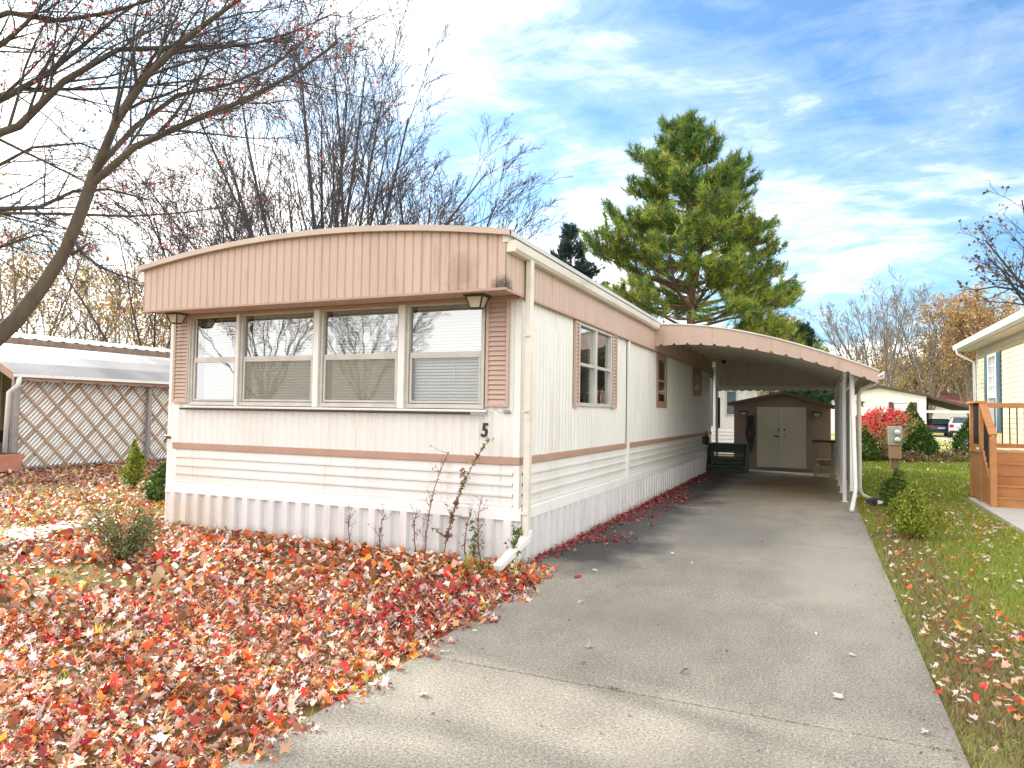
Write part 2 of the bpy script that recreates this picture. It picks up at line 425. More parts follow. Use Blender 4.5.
def grow(tw, tips, p, d, L, r, lvl, spec, rng, bend=None, pts=None):
    """spec per level: dict(n, ang, ratio, trop, wig, t0)"""
    K = 6; S = spec[min(lvl, len(spec)-1)]
    if pts is None:
        P = [A(p, float)]; d = norm(A(d, float))
        for k in range(K-1):
            d = norm(d+rng.normal(0, S['wig'], 3)+A(S['trop'])*.25)
            P.append(P[-1]+d*L/(K-1))
        P = A(P)
    else:
        P = resample(pts, K); L = np.linalg.norm(np.diff(P, axis=0), axis=1).sum()
    rmin = S.get('rmin', .004)
    rad = np.maximum(r*(1-.72*np.linspace(0, 1, K)**1.1), rmin)
    tw[min(lvl, len(tw)-1)].add(P, rad, S['sides'])
    if lvl+1 >= len(spec):
        tips.append(P[-1]); tips.append(P[3]); return
    n = S['n'] if not isinstance(S['n'], tuple) else rng.integers(S['n'][0], S['n'][1]+1)
    az0 = rng.uniform(0, 6.28)
    for k in range(n):
        t = S['t0']+(1-S['t0'])*(k+rng.uniform(0, .9))/n; t = min(t, .99)
        x = t*(K-1); i = min(int(x), K-2); q = P[i]+(P[i+1]-P[i])*(x-i)
        ax = norm(P[i+1]-P[i])
        e1 = norm(np.cross(ax, A([.3, .2, 1.]) if abs(ax[2]) < .95 else A([1., 0, 0]))); e2 = np.cross(ax, e1)
        az = az0+k*2.4+rng.normal(0, .4)
        ang = math.radians(rng.normal(S['ang'], S['ang']*.22))
        dd = ax*math.cos(ang)+(e1*math.cos(az)+e2*math.sin(az))*math.sin(ang)
        rr = max(np.interp(t, np.linspace(0, 1, K), rad)*S.get('rr', .62), rmin)
        grow(tw, tips, q, dd, L*S['ratio']*(1.1-.55*t)*rng.uniform(.75, 1.2), rr, lvl+1, spec, rng)

def tree_obj(name, label, base, tw, tips, barks, leaf=None, group=None, loc=None):
    t = thing(name, label, 'tree', base, group); off = A(base, float)
    for tt, nm, bk in zip(tw, ('trunk', 'branches'), barks):
        if tt.P: link(tt.mesh(nm, off), nm, bk, t)
    if leaf is not None:
        V, Fa, C = leaf; link(arr_mesh('leaves', V-off, Fa, C), 'leaves', LEAFM, t)
    return t
def copy_tree(o, loc, rot, scale, label, group=None):
    c = o.copy(); COL.objects.link(c); c.location = [float(v) for v in loc]; c.rotation_euler[2] = rot; c.scale = scale
    c['label'] = label
    if group: c['group'] = group
    for ch in list(o.children):
        d = ch.copy(); COL.objects.link(d); d.parent = c
    return c

# ================================================================== SETTING
def sheet(name, x0, x1, y0, y1, z, mat, kind='structure'):
    o = MB().add([(x0, y0, z), (x1, y0, z), (x1, y1, z), (x0, y1, z)], [(0, 1, 2, 3)]).build(name, mat); o['kind'] = kind; return o
sheet('ground', -900, 900, -300, 1500, -.03, LAWN)
dv = MB()
ys = [-9.2, -5.35, -2.72, -.5, 2.41, 5.3, 8.2, 11.1, 14.1]
for a, b in zip(ys[:-1], ys[1:]):
    rx = 3.32
    dv.prism([(0.42 if b <= 0 else .04, a+.006), (rx, a+.006), (rx, b-.006), (.46 if b <= -.2 else .04, b-.006)], 'z', -.14, 0.) if b > .1 or b <= -.5 else dv.prism([(.42, a+.006), (rx, a+.006), (rx, b-.006), (.46, b-.006)], 'z', -.14, 0.)
o = dv.build('driveway', CONC, None, .008); o['kind'] = 'structure'
MBp = MB().prism([tuple(gnd(-60, 566)[:2]), tuple(gnd(60, 531)[:2]), tuple(gnd(100, 525)[:2]), tuple(gnd(97, 519)[:2]), tuple(gnd(-60, 540)[:2])], 'z', -.1, .02)
o = MBp.build('path', PADC, None, .01); o['kind'] = 'structure'
o = MB().prism([(5.2, -1.), (9, -1.), (9, 9.2), (5.33, 9.2), (5.24, 4.6)], 'z', -.12, .015).build('walkway', PADC, None, .01); o['kind'] = 'structure'
o = MB().box(11.3, 17.5, 34, 62.5, -.1, -.012).build('far_driveway', PADC); o['kind'] = 'structure'

# ================================================================== MOBILE HOME
home = thing('mobile_home', 'long white mobile home with dusty pink fascia, four front windows and house number 5', 'mobile home', (-2.45, 0, 0))
XL, XR, YB, XS = -4.92, -.05, 13.72, -.05
def zroof(x):
    t = (x+2.46)/2.50; return 3.435-.205*t*t
# core (recessed behind the panels)
MB().box(XL+.25, XR-.25, .25, YB-.05, .0, 3.0).build('body', DARKROOM, home)
# side_left wall, back wall
lw = MB(); ribs(lw, 'Y', XL, 0, YB, .0, 2.75, .12, [(0, 0), (.8, 0), (.85, .012), (.95, .012)])
ribs(lw, 'x', YB, XL, XR, 0, 3.2, .12, [(0, 0), (.8, 0), (.85, -.012), (.95, -.012)]); lw.build('rear_wall', WHITE, home)
vp = [(0, 0), (.30, 0), (.40, .011), (.88, .011)]
# front upper wall
fw = MB()
ribs(fw, 'x', 0., XL, XR, 1.045, 1.50, .108, vp)
ribs(fw, 'x', 0., XL, -4.66, 1.50, 2.75, .108, vp); ribs(fw, 'x', 0., -.44, XR, 1.50, 2.75, .108, vp)
fw.box(-4.66, -.44, .0, .25, 2.685, 2.76)
fw.box(-4.66, -.44, .004, .25, 1.49, 1.515)
fw.build('front_wall', WHITE, home)
WIN = [(-4.655, -3.845), (-3.815, -2.645), (-2.58, -1.478), (-1.41, -.445)]
# side upper wall with openings
yA0, yA1 = 1.79, 3.30
SW = [(1.79, 3.30, 1.59, 2.66), (6.46, 7.37, 1.63, 2.66), (10.52, 11.85, 1.97, 2.65)]
sw = MB(); u = 0.
for a, b, z0, z1 in SW:
    ribs(sw, 'y', XS, u, a, 1.045, 2.80, .108, vp)
    ribs(sw, 'y', XS, a, b, 1.045, z0, .108, vp); ribs(sw, 'y', XS, a, b, z1, 2.80, .108, vp)
    u = b
ribs(sw, 'y', XS, u, YB, 1.045, 2.80, .108, vp)
sw.build('side_wall', WHITE, home)
# laps, belts, trims, skirting
lp = MB(); laps(lp, 'x', 0., XL+.06, XR-.06, .53, .965, 4, .022); laps(lp, 'y', XS, .06, YB, .53, .965, 4, .022)
lp.build('lap_siding', WHITE, home)
bl = MB().box(XL-.005, XR+.02, -.028, 0, .965, 1.045).box(XS-.003, XS+.026, .0, YB, .967, 1.043)
bl.build('belt_trim', PINKD, home, .006)
wt = MB()
for a, b in ((-5.0, -3.55), (-3.547, -1.9), (-1.897, -.002)): wt.prism([(-.05, .41), (0, .41), (0, .535), (-.018, .535), (-.04, .515)], 'x', a, b)
for a, b in ((-.04, 4.4), (4.403, 9.), (9.003, YB)): wt.prism([(-.05, .412), (.0, .412), (-.01, .515), (-.034, .535), (-.05, .535)], 'y', a, b)
wt.build('white_band', WHITEM, home)
MB().box(XR-.06, XR+.012, -.014, .0, .535, 2.72).box(XR-.003, XR+.012, .0, .06, .535, 2.72).build('corner_trim', WHITEM, home, .004)
MB().box(XL-.012, XL+.06, -.014, .03, .535, 2.72).build('corner_trim', WHITEM, home, .004)
sk = MB()
skp = [(0, 0), (.44, 0), (.52, .05), (.92, .05)]
ribs(sk, 'x', -.006, -5.01, -.01, -.06, .412, .205, skp); ribs(sk, 'y', -.042, -.012, YB, -.06, .413, .205, skp); ribs(sk, 'Y', -5.01, -.012, YB, -.06, .41, .205, skp)
sk.build('skirting', SKIRT, home)
MB().box(-5.03, -.0, -.045, -.03, -.06, .0).box(-.003, .0, -.03, YB, -.06, -.015).build('skirting_track', WHITEM, home)
# fascia
fp = [(0, .012), (.09, 0), (.15, 0), (.24, .012)]
fa = MB()
ribs(fa, 'x', -.50, -4.93, .0, 2.685, 0, 0.105, fp, lambda u: zroof(u)-.02)
fa.add([(-4.93, -.51, 2.685), (0.0, -.51, 2.685), (0., .0, 2.685), (-4.93, .0, 2.685)], [(0, 1, 2, 3)])
ribs(fa, 'y', -.005, -.51, YB, 2.68, 3.12, 0.105, fp); ribs(fa, 'Y', -4.925, -.51, YB, 2.68, 3.2, 0.105, fp)
fa.add([(XS, -.0, 2.68), (0., 0., 2.68), (0., YB, 2.68), (XS, YB, 2.68)], [(0, 1, 2, 3)])
fa.build('fascia', PINK, home)
ft = MB().box(-4.942, .012, -.522, -.495, 2.662, 2.688).box(-.002, .014, -.49, YB, 2.655, 2.682).box(-4.9, -.06, -.10, -.03, 2.655, 2.684)
ft.build('fascia_trim', PINKD, home, .004)
# roof
rf = MB(); N = 28
xs = [-4.985+5.045*i/N for i in range(N+1)]
vs = []
for y in (-.555, YB+.1):
    for x in xs: vs += [(x, y, zroof(x)), (x, y, zroof(x)-.045)]
n2 = 2*(N+1)
fs = [(2*i, 2*i+2, n2+2*i+2, n2+2*i) for i in range(N)]+[(2*i+1, n2+2*i+1, n2+2*i+3, 2*i+3) for i in range(N)]
fs += [(2*i, 2*i+1, 2*i+3, 2*i+2) for i in range(N)]+[(n2+2*i, n2+2*i+2, n2+2*i+3, n2+2*i+1) for i in range(N)]
fs += [(0, n2, n2+1, 1), (2*N, 2*N+1, n2+2*N+1, n2+2*N)]
rf.add(vs, fs).build('roof', ROOFM, home)
re_ = MB(); vs = []
for x in xs: vs += [(x, -.572, zroof(x)+.006), (x, -.572, zroof(x)-.052), (x, -.527, zroof(x)-.052), (x, -.527, zroof(x)+.006)]
re_.add(vs, [(4*i+a, 4*i+b, 4*i+4+b, 4*i+4+a) for i in range(N) for a, b in ((0, 1), (1, 2), (3, 0))]+[(0, 3, 2, 1), (4*N, 4*N+1, 4*N+2, 4*N+3)])
re_.build('roof_edge', surf('roof_edge_metal', (.52, .42, .36), (.42, .34, .29), (2, 2, 2), 1., .5), home)
MB().box(-.03, .02, -.525, YB, 3.12, 3.19).build('drip_edge', GUTTER, home)
# gutters
gp = [(.0, 3.03), (.075, 3.03), (.10, 3.06), (.105, 3.135), (.09, 3.135), (.085, 3.07), (.065, 3.045), (.012, 3.045), (.012, 3.15), (.0, 3.15)]
g = MB().prism(gp, 'y', -.50, 6.04); g.box(.0, .10, -.506, -.50, 3.03, 3.14); g.build('gutter', GUTTER, home)
MB().prism([(-p[0]-4.94, p[1]+.02) for p in gp], 'y', -.50, YB).box(-5.04, -4.94, -.506, -.50, 3.05, 3.16).build('gutter', GUTTER, home)
ds = MB()
ds.bar((.055, -.03, 3.04), (.055, -.03, .22), .085, .062)
ds.build('downspout', GUTTER, home, .008)
MB().bar((.06, -.02, .25), (-.02, -.55, .045), .085, .065).bar((.06, -.02, .25), (.06, -.025, .32), .092, .07).build('downspout_kick', WHITEM, home, .008)
for z in (.5, 1.52, 2.28): MB().bar((.02, -.08, z), (.09, -.08, z), .02, .03).build('pipe_strap', GUTTER, home)
MB().bar((-5.03, .03, 3.04), (-5.03, .03, .0), .06, .05).build('downspout', WHITEM, home, .006)

# windows
def frame(mb, axis, plane, u0, u1, z0, z1, w, d0, d1):
    for a, b, c, e in ((u0, u1, z0, z0+w), (u0, u1, z1-w, z1), (u0, u0+w, z0+w, z1-w), (u1-w, u1, z0+w, z1-w)):
        if axis == 'x': mb.box(a, b, plane-d1, plane-d0, c, e)
        else: mb.box(plane+d0, plane+d1, a, b, c, e)
    return mb
def blind(mb, x0, x1, z0, z1, y, pitch=.034):
    n = int((z1-z0)/pitch)
    for k in range(n):
        z = z0+k*pitch
        mb.add([(x0, y-.011, z), (x1, y-.011, z), (x1, y+.011, z+.025), (x0, y+.011, z+.025)], [(0, 1, 2, 3)])
    return mb
for k, (a, b) in enumerate(WIN):
    zb, zt, zm = 1.535, 2.68, 2.115
    w = frame(MB(), 'x', 0., a, b, zb, zt, .042, -.03, .03); frame(w, 'x', 0., a-.004, b+.004, zb-.006, zt+.003, .016, -.02, .05)
    w.box(a+.05, b-.05, -.012, .02, zm-.02, zm+.02)
    if k == 0: w.box(a+.05, a+.07, -.005, .01, zb+.05, zt-.05)
    wo = w.build('window', ALU, home, .003)
    sash = frame(MB(), 'x', 0., a+.05, b-.05, zb+.05, zm-.02, .024, -.02, .015); sash.build('sash', ALU, wo, .002)
    MB().add([(a+.05, .012, zm+.02), (b-.05, .012, zm+.02), (b-.05, .012, zt-.05), (a+.05, .012, zt-.05)], [(0, 1, 2, 3)]).build('pane', GLASS, wo)
    MB().add([(a+.07, .004, zb+.07), (b-.07, .004, zb+.07), (b-.07, .004, zm-.04), (a+.07, .004, zm-.04)], [(0, 1, 2, 3)]).build('pane', GLASS if k in (0,) else GLASSD, wo)
    if k in (1, 2):
        MB().add([(a+.07, -.004, zb+.07), (b-.07, -.004, zb+.07), (b-.07, -.004, zm-.04), (a+.07, -.004, zm-.04)], [(0, 1, 2, 3)]).build('insect_screen', SCREEN, wo)
    off = [.13, .10, .10, .06][k]
    blind(MB(), a+off, b-.06, zb+.05, zt-.06, .085).tube([(b-.4, .07, zt-.06), (b-.4, .07, zb+.3)], .004, 5).build('blind', BLIND, wo)
    MB().add([(a+.03, .16, zb), (b-.03, .16, zb), (b-.03, .16, zt), (a+.03, .16, zt)], [(0, 1, 2, 3)]).build('backing', DARKROOM if k == 0 else CURTAIN, wo)
for x0, x1 in ((-3.845+.014, -3.815-.014), (-2.645+.014, -2.58-.014), (-1.478+.014, -1.41-.014)): MB().box(x0-.018, x1+.018, -.065, .02, 1.524, 2.684).build('window_mullion', WHITEM, home, .004)
MB().box(-4.70, -.41, -.06, .0, 1.497, 1.522).build('window_sill', WHITEM, home, .004)
MB().tube([(-4.74, -.085, 1.482), (-.40, -.085, 1.482)], .014, 8).build('awning_rail', DARKM, home)
MB().box(-.56, -.38, -.10, -.07, 1.47, 1.494).build('rail_end', GREYM, home)
def shutter(axis, plane, u0, u1, z0, z1):
    plane = plane-.013 if axis == 'x' else plane+.004
    f = frame(MB(), axis, plane, u0, u1, z0, z1, .03, .0, .03)
    n = int((z1-z0-.06)/.048)
    for k in range(n):
        z = z0+.03+k*(z1-z0-.06)/n; h = (z1-z0-.06)/n
        vs = [place(axis, plane, uu, dd, zz) for uu in (u0+.03, u1-.03) for dd, zz in ((.026, z), (.006, z+h), (.002, z+h), (.02, z))]
        f.add(vs, [(0, 4, 5, 1), (1, 5, 6, 2), (3, 2, 6, 7), (0, 3, 7, 4)])
    f.build('shutter', PINK, home)
shutter('x', 0.0, -4.945, -4.675, 1.555, 2.675); shutter('x', 0.0, -.425, -.165, 1.555, 2.66)
shutter('y', XS+.01, 1.635, 1.785, 1.58, 2.65); shutter('y', XS+.01, 3.31, 3.56, 1.58, 2.66)
MB().box(-.215, -.155, -.04, -.0, 1.485, 1.525).build('outlet_box', GREYM, home, .004)
def sidewin(y0, y1, z0, z1, mull, mat, fw_=.045, pr=.035, pz=-.012):
    w = frame(MB(), 'y', XS, y0, y1, z0, z1, fw_, -.03, pr); zm = z0+.5*(z1-z0)
    w.box(XS-.01, XS+min(.02, pr-.004), y0+fw_, y1-fw_, zm-.02, zm+.02)
    if mull: w.box(XS-.02, XS+.03, (y0+y1)/2-.04, (y0+y1)/2+.04, z0+fw_, z1-fw_)
    wo = w.build('window', mat, home, .003)
    MB().add([(XS+pz, y0+.02, z0+.02), (XS+pz, y1-.02, z0+.02), (XS+pz, y1-.02, z1-.02), (XS+pz, y0+.02, z1-.02)], [(0, 1, 2, 3)]).build('pane', GLASSS, wo)
    return wo
w1 = sidewin(1.79, 3.30, 1.59, 2.66, True, ALU)
c = MB(); ribs(c, 'y', XS-.12, 1.8, 2.15, 1.6, 2.65, .06, [(0, 0), (.5, .02)]); ribs(c, 'y', XS-.12, 2.62, 2.8, 1.6, 2.65, .06, [(0, 0), (.5, .02)]); c.build('curtain', CURTAIN, w1)
w2 = sidewin(6.46, 7.37, 1.63, 2.66, False, PINKD, .12, .022, .008)
w3 = sidewin(10.52, 11.85, 1.97, 2.65, False, PINKD, .14, .022, .008)
# flat seam strip on the side
MB().box(XS, XS+.05, 4.22, 4.31, .36, 2.66).build('seam_strip', WHITEM, home, .006)
MB().box(XS+.0, XS+.02, 4.205, 4.218, 1.05, 2.66).build('seam_gap', DARKM, home)
# wall lamps under the soffit
def lantern(parent, c, s=1., wall=False):
    x, y, z = c
    def ring(h, w): return [(x-w*s, y-w*s*.8, z+h*s), (x+w*s, y-w*s*.8, z+h*s), (x+w*s, y+w*s*.8, z+h*s), (x-w*s, y+w*s*.8, z+h*s)]
    Q = [(0, 3, 2, 1), (4, 5, 6, 7), (0, 1, 5, 4), (1, 2, 6, 5), (2, 3, 7, 6), (3, 0, 4, 7)]
    m = MB().add(ring(-.03, .10)+ring(0, .125), Q).add(ring(-.15, .05)+ring(-.135, .06), Q)
    top, bot = ring(-.03, .095), ring(-.138, .058)
    for a, b in zip(bot, top): m.bar(a, b, .014*s, .014*s)
    if wall: m.bar((x, y, z-.06*s), (x, y+.12, z-.06*s), .05, .05)
    l = m.build('wall_lamp', DARKM, parent)
    MB().add(ring(-.136, .052)+ring(-.03, .088), Q).build('lamp_glass', LENS, l)
    return l
lantern(home, (-.445, -.22, 2.69)); lantern(home, (-4.70, -.22, 2.69), .95)
# number 5
def text_mesh(ch, size, ext):
    cu = bpy.data.curves.new('digit', 'FONT'); cu.body = ch; cu.size = size; cu.extrude = ext; cu.shear = .15; cu.offset = .004
    o = bpy.data.objects.new('digit', cu); COL.objects.link(o)
    dg = bpy.context.evaluated_depsgraph_get(); me = bpy.data.meshes.new_from_object(o.evaluated_get(dg))
    bpy.data.objects.remove(o); bpy.data.curves.remove(cu); return me
n5 = link(text_mesh('5', .20, .008), 'house_number', BLACK, home)
n5.rotation_euler = (math.radians(90), 0, 0); n5.scale = (.82, 1, 1); n5.location = A([-.475, -.03, 1.245])-A(home.location)
MB().tube([(-4.98, -.01, 1.10), (-4.98, -.07, 1.10), (-4.99, -.10, 1.05)], .016, 7).tube([(-5.02, -.06, 1.125), (-4.94, -.06, 1.125)], .01, 6).build('spigot', surf('brass_bronze', (.16, .09, .05), (.1, .06, .03), (9, 9, 9), 1., .5, .4), home)
MB().box(XS, XS+.10, 13.5, 13.66, 2.55, 2.85).tube([(XS+.05, 13.58, 2.55), (XS+.05, 13.58, 1.2)], .025, 7).build('meter_box', METERG, home, .01)

# ================================================================== CARPORT
cp = thing('carport', 'curved roof carport with scalloped pink front edge attached to the white mobile home', 'carport', (1.8, 10, 0))
CX = [0, .8, 1.48, 2.13, 2.75, 3.2, 3.58]; CZ = [3.10, 3.05, 2.94, 2.765, 2.564, 2.391, 2.24]
def zc(x): return float(np.interp(x, CX, CZ))
cxs = list(np.linspace(.02, 3.62, 25))
from math import sin
def zs_(x):   # smooth arc
    return float(np.polyval(np.polyfit(CX, CZ, 3), x))
YC0, YC1 = 6.1, 13.75
r = MB(); vs = []
for y in (YC0-.03, YC1):
    for x in cxs: vs += [(x, y, zs_(x)+.03), (x, y, zs_(x)+.005)]
n = len(cxs); n2 = 2*n
r.add(vs, [(2*i, 2*i+2, n2+2*i+2, n2+2*i) for i in range(n-1)]+[(2*i+1, n2+2*i+1, n2+2*i+3, 2*i+3) for i in range(n-1)]+[(2*i, 2*i+1, 2*i+3, 2*i+2) for i in range(n-1)]+[(2*n-2, 2*n-1, n2+2*n-1, n2+2*n-2)])
r.build('roof', surf('carport_roof_metal', (.78, .75, .70), (.66, .63, .58), (1, 1, 1), 1., .45), cp)
rb = MB(); y = YC0+.25
while y < YC1:
    for x0, x1 in zip(cxs[:-1], cxs[1:]): rb.bar((x0, y, zs_(x0)-.045), (x1, y, zs_(x1)-.045), 0.06, .11)
    y += .92
rb.build('roof_rib', surf('rib_metal', (.66, .63, .58), (.52, .50, .46), (3, 3, 3), 1., .5), cp)['kind'] = 'stuff'
f = MB(); xs_ = np.linspace(.0, 3.60, 241)
def fb(x): return zs_(x)-float(np.interp(x, [0, 1.5, 2.5, 3.05, 3.5], [.36, .26, .20, .185, .17]))
vs = []
per = .235
for x in xs_:
    ph = (x/per) % 1.; nt_ = max(0., 1-abs(ph-.5)/.15)*.042
    vs += [(x, YC0-.04, zs_(x)+.035), (x, YC0-.04, fb(x)+nt_), (x, YC0-.028, zs_(x)+.035), (x, YC0-.028, fb(x)+nt_)]
n = len(xs_)
f.add(vs, [(4*i+a, 4*i+b, 4*i+4+b, 4*i+4+a) for i in range(n-1) for a, b in ((0, 1), (1, 3), (3, 2), (2, 0))]+[(4*n-4, 4*n-3, 4*n-1, 4*n-2)])
f.build('front_fascia', PINK, cp)
e = MB()
for x0, x1 in zip(cxs[:-1], cxs[1:]): e.bar((x0, YC0-.05, zs_(x0)+.04), (x1, YC0-.05, zs_(x1)+.04), .03, .022)
e.build('fascia_cap', GUTTER, cp)
# outer eave : gutter + side fascia
MB().box(3.56, 3.585, YC0-.02, YC1, 2.07, 2.27).build('side_fascia', PINK, cp)
MB().prism([(3.59, 2.12), (3.66, 2.12), (3.70, 2.16), (3.70, 2.25), (3.685, 2.25), (3.68, 2.17), (3.65, 2.14), (3.605, 2.14), (3.605, 2.25), (3.59, 2.25)], 'y', YC0-.03, YC1).build('gutter', GUTTER, cp)
MB().bar((3.15, 7.0, 2.26), (3.15, YC1, 2.26), .06, .12).build('beam', WHITEM, cp, .005)
PY = [7.25, 8.9, 10.5, 12.1, 13.55]
for y in PY:
    MB().box(3.12, 3.18, y-.03, y+.03, -.0, 2.21).box(3.09, 3.21, y-.06, y+.06, 0.001, .012).build('post', WHITEM, cp, .004)
for k in range(9):
    y = 7.2+k*.78; MB().bar((3.2, y, 2.0), (3.42, y, zs_(3.42)-.03), .05, .04).build('roof_strut', WHITEM, cp)
pn = MB(); ribs(pn, 'y', 3.25, 7.0, 13.7, .26, 2.06, .2, [(0, 0), (.35, 0), (.45, .03), (.9, .03)]); ribs(pn, 'y', 3.24, 7.0, 13.7, .26, 2.06, .2, [(0, 0), (.35, 0), (.45, .03), (.9, .03)])
pn.build('side_screen', PANELG, cp)
MB().box(3.225, 3.30, 7.0, 13.7, 2.06, 2.10).box(3.225, 3.30, 7.0, 13.7, .22, .26).box(3.225, 3.30, 6.96, 7.0, .22, 2.10).build('screen_frame', WHITEM, cp, .004)
MB().tube([(3.22, 6.6, 2.33), (3.24, 6.45, 2.2), (3.28, 6.27, .34), (3.26, 6.12, .22), (3.20, 5.74, .03)], .036, 8).build('downspout', WHITEM, cp, 0, True)
MB().tube([(3.64, 6.7, 2.14), (3.60, 6.8, 2.08), (3.42, 7.1, 2.0), (3.38, 7.2, 1.9), (3.40, 7.45, .22), (3.44, 7.5, .12), (3.60, 7.66, .03)], .036, 8).build('downspout', WHITEM, cp, 0, True)
va = MB(); ribs(va, 'x', YC1-.1, .1, 3.2, 2.25, 0, .125, [(0, 0), (.4, 0), (.5, .012), (.9, .012)], lambda u: zs_(u))
va.build('rear_valance', surf('valance_cream_paint', (.66, .60, .52), (.56, .50, .43), (3, 3, .8), 1., .5), cp)
vb = MB(); xs2 = np.linspace(.1, 3.2, 63); vs = []
for x in xs2:
    ph = (x/.2) % 1.; vs += [(x, YC1-.125, 2.33), (x, YC1-.125, 2.185+max(0, 1-abs(ph-.5)/.2)*.035)]
vb.add(vs, [(2*i, 2*i+1, 2*i+3, 2*i+2) for i in range(len(xs2)-1)]).build('valance_trim', WHITEM, cp)
MB().box(.10, .17, 13.52, 13.6, 0, 3.05).build('post', WHITEM, cp, .005)
MB().sphere((.33, 13.45, 3.0), .06, 10, 6).bar((.33, 13.45, 3.05), (.33, 13.55, 3.1), .03, .03).build('floodlight', BLACK, cp)
o = MB().box(.175, .225, 13.48, 13.56, 1.15, 2.0).build('blue_strip', NAVY, None, .01); tag(o, 'narrow dark blue strip hanging on the white post behind the home', 'item')  # narrow dark blue strip of unknown kind

# stair steps
sp = thing('portable_steps', 'dark green wooden steps standing under the carport against the home', 'steps', (.52, 13., 0))
for x in (.04, .96): MB().prism([(12.45, 0), (13.6, 0), (13.6, .74), (12.9, .74), (12.45, .2)], 'x', x-.03, x+.03).build('stringer', GREENP, sp, .006)
MB().box(.075, .925, 13.05, 13.07, .0, .40).build('back_panel', GREENP, sp)
for k in range(4): MB().box(.075, .925, 12.45+k*.27, 12.78+k*.27, .14+k*.18, .20+k*.18).build('tread', GREENP, sp, .006)
MB().box(.075, .925, 12.56, 12.58, .0, .13).build('riser', GREENP, sp)
MB().box(.075, .925, 12.83, 12.85, .20, .32).build('riser', GREENP, sp)
MB().box(.075, .925, 13.3, 13.32, .56, .68).build('riser', GREENP, sp)
hr = thing('hose_reel', 'dark green hose reel mounted low on the white wall under the carport', 'hose reel', (.05, 12.2, .85))
MB().tube([(.0, 12.2, .85), (.12, 12.2, .85)], .06, 12).box(-.05, .0, 12.08, 12.32, .76, .94).build('drum', GREENP, hr)
MB().tube([(.02+.02*k, 12.2+.12*math.cos(a), .85+.12*math.sin(a)) for k in range(4) for a in np.linspace(0, 6.28, 14)], .014, 6).tube([(.05, 12.2, .97), (.06, 12.22, 1.10)], .015, 6).build('hose', GREENP, hr)

# ================================================================== SHED
sh = thing('storage_shed', 'tan gabled storage shed with cream double doors at the back of the carport', 'shed', (1.8, 15.2, 0))
SX0, SX1, SY0, SY1 = .52, 3.04, 14.25, 16.6
wl = MB(); wl.prism([(SX0, 0), (SX1, 0), (SX1, 1.80), (1.83, 2.10), (SX0, 1.84)], 'y', SY0, SY1); wl.build('wall', SHEDW, sh)
rr_ = MB()
rr_.prism([(SX0-.16, 1.79), (1.83, 2.115), (1.83, 2.19), (SX0-.16, 1.87)], 'y', SY0-.18, SY1+.1); rr_.prism([(1.83, 2.115), (SX1+.12, 1.74), (SX1+.12, 1.82), (1.83, 2.19)], 'y', SY0-.18, SY1+.1)
rr_.build('roof', SHEDROOF, sh)
for a, b in ((1.145, 1.79), (1.80, 2.42)):
    d = MB().box(a, b, SY0-.035, SY0, .08, 1.76); do = d.build('door', CREAMBLIND, sh, .006)
    frame(MB(), 'x', SY0-.035, a, b, .08, 1.76, .05, .001, .014).box(a, b, SY0-.047, SY0-.035, .88, .92).build('door_trim', CREAMBLIND, do)
    hx = b-.07 if a < 1.5 else a+.07
    MB().bar((hx, SY0-.06, .93), (hx-.12 if a < 1.5 else hx, SY0-.06, .96), .03, .03).build('handle', BLACK, do)
    MB().bar((hx, SY0-.05, 1.1), (hx, SY0-.05, 1.16), .04, .03).build('lock', BLACK, do)
MB().box(1.785, 1.805, SY0-.055, SY0-.03, .1, 1.75).build('astragal', WHITEM, sh)
lantern(sh, (2.69, SY0-.13, 1.64), 1.05, True); lantern(sh, (.80, SY0-.13, 1.64), .95, True)
hh = MB()
for k in range(5):
    a0 = .95+.02*k
    hh.tube([(a0-.06, SY0-.06-.01*k, 1.50), (a0-.1, SY0-.07, 1.0), (a0-.03, SY0-.07, .62-.05*k), (a0+.05, SY0-.07, 1.0), (a0+.02, SY0-.06-.01*k, 1.52)], .018, 6)
tag(hh.build('garden_hose', BLACK), 'dark looped hose hanging on the left side of the shed front', 'hose')
# work table
tb = thing('potting_table', 'small pale wood table with dark top and lower shelf standing by the carport screen', 'table', (2.88, 13.1, 0))
for x in (2.66, 3.06):
    for y in (12.75, 13.4): MB().box(x-.04, x+.04, y-.04, y+.04, 0, .86).build('leg', WOODL, tb, .004)
MB().box(2.58, 3.12, 12.68, 13.48, .86, .91).build('table_top', BLACK, tb, .006)
MB().box(2.62, 3.10, 12.72, 13.44, .22, .26).box(2.62, 3.10, 12.70, 12.72, .12, .22).build('shelf', WOODL, tb)
tag(MB().prism([(2.72, .26), (3.0, .26), (3.02, .42), (2.70, .42)], 'y', 12.85, 13.2).build('wooden_crate', WOODG, None, .01), 'small brown crate on the lower shelf of the small table', 'crate')

# ================================================================== WHITE TRAILER BEYOND
wtx = thing('mobile_home', 'white sided mobile home glimpsed behind the shed through the carport', 'mobile home', (-2.6, 26, 0))
b = MB(); ribs(b, 'x', 22., -5.5, -.05, 1.0, 3.0, .12, vp); clap(b, 'x', 22., -5.5, -.05, .3, 1.0, .14, .03); b.box(-5.5, -.07, 22.02, 30, .3, 3.0); b.build('wall', WHITE, wtx)
MB().box(-5.7, .1, 21.8, 30.2, 3.0, 3.12).build('roof', ROOFM, wtx)
MB().box(-5.5, -.06, 21.98, 22.02, 0, .3).build('skirting', SKIRT, wtx)
wq = frame(MB(), 'x', 21.99, -.62, -.18, 1.5, 2.5, .05, 0, .04).build('window', ALU, wtx); MB().box(-.58, -.22, 21.975, 21.985, 1.54, 2.46).build('pane', CARGL, wq)

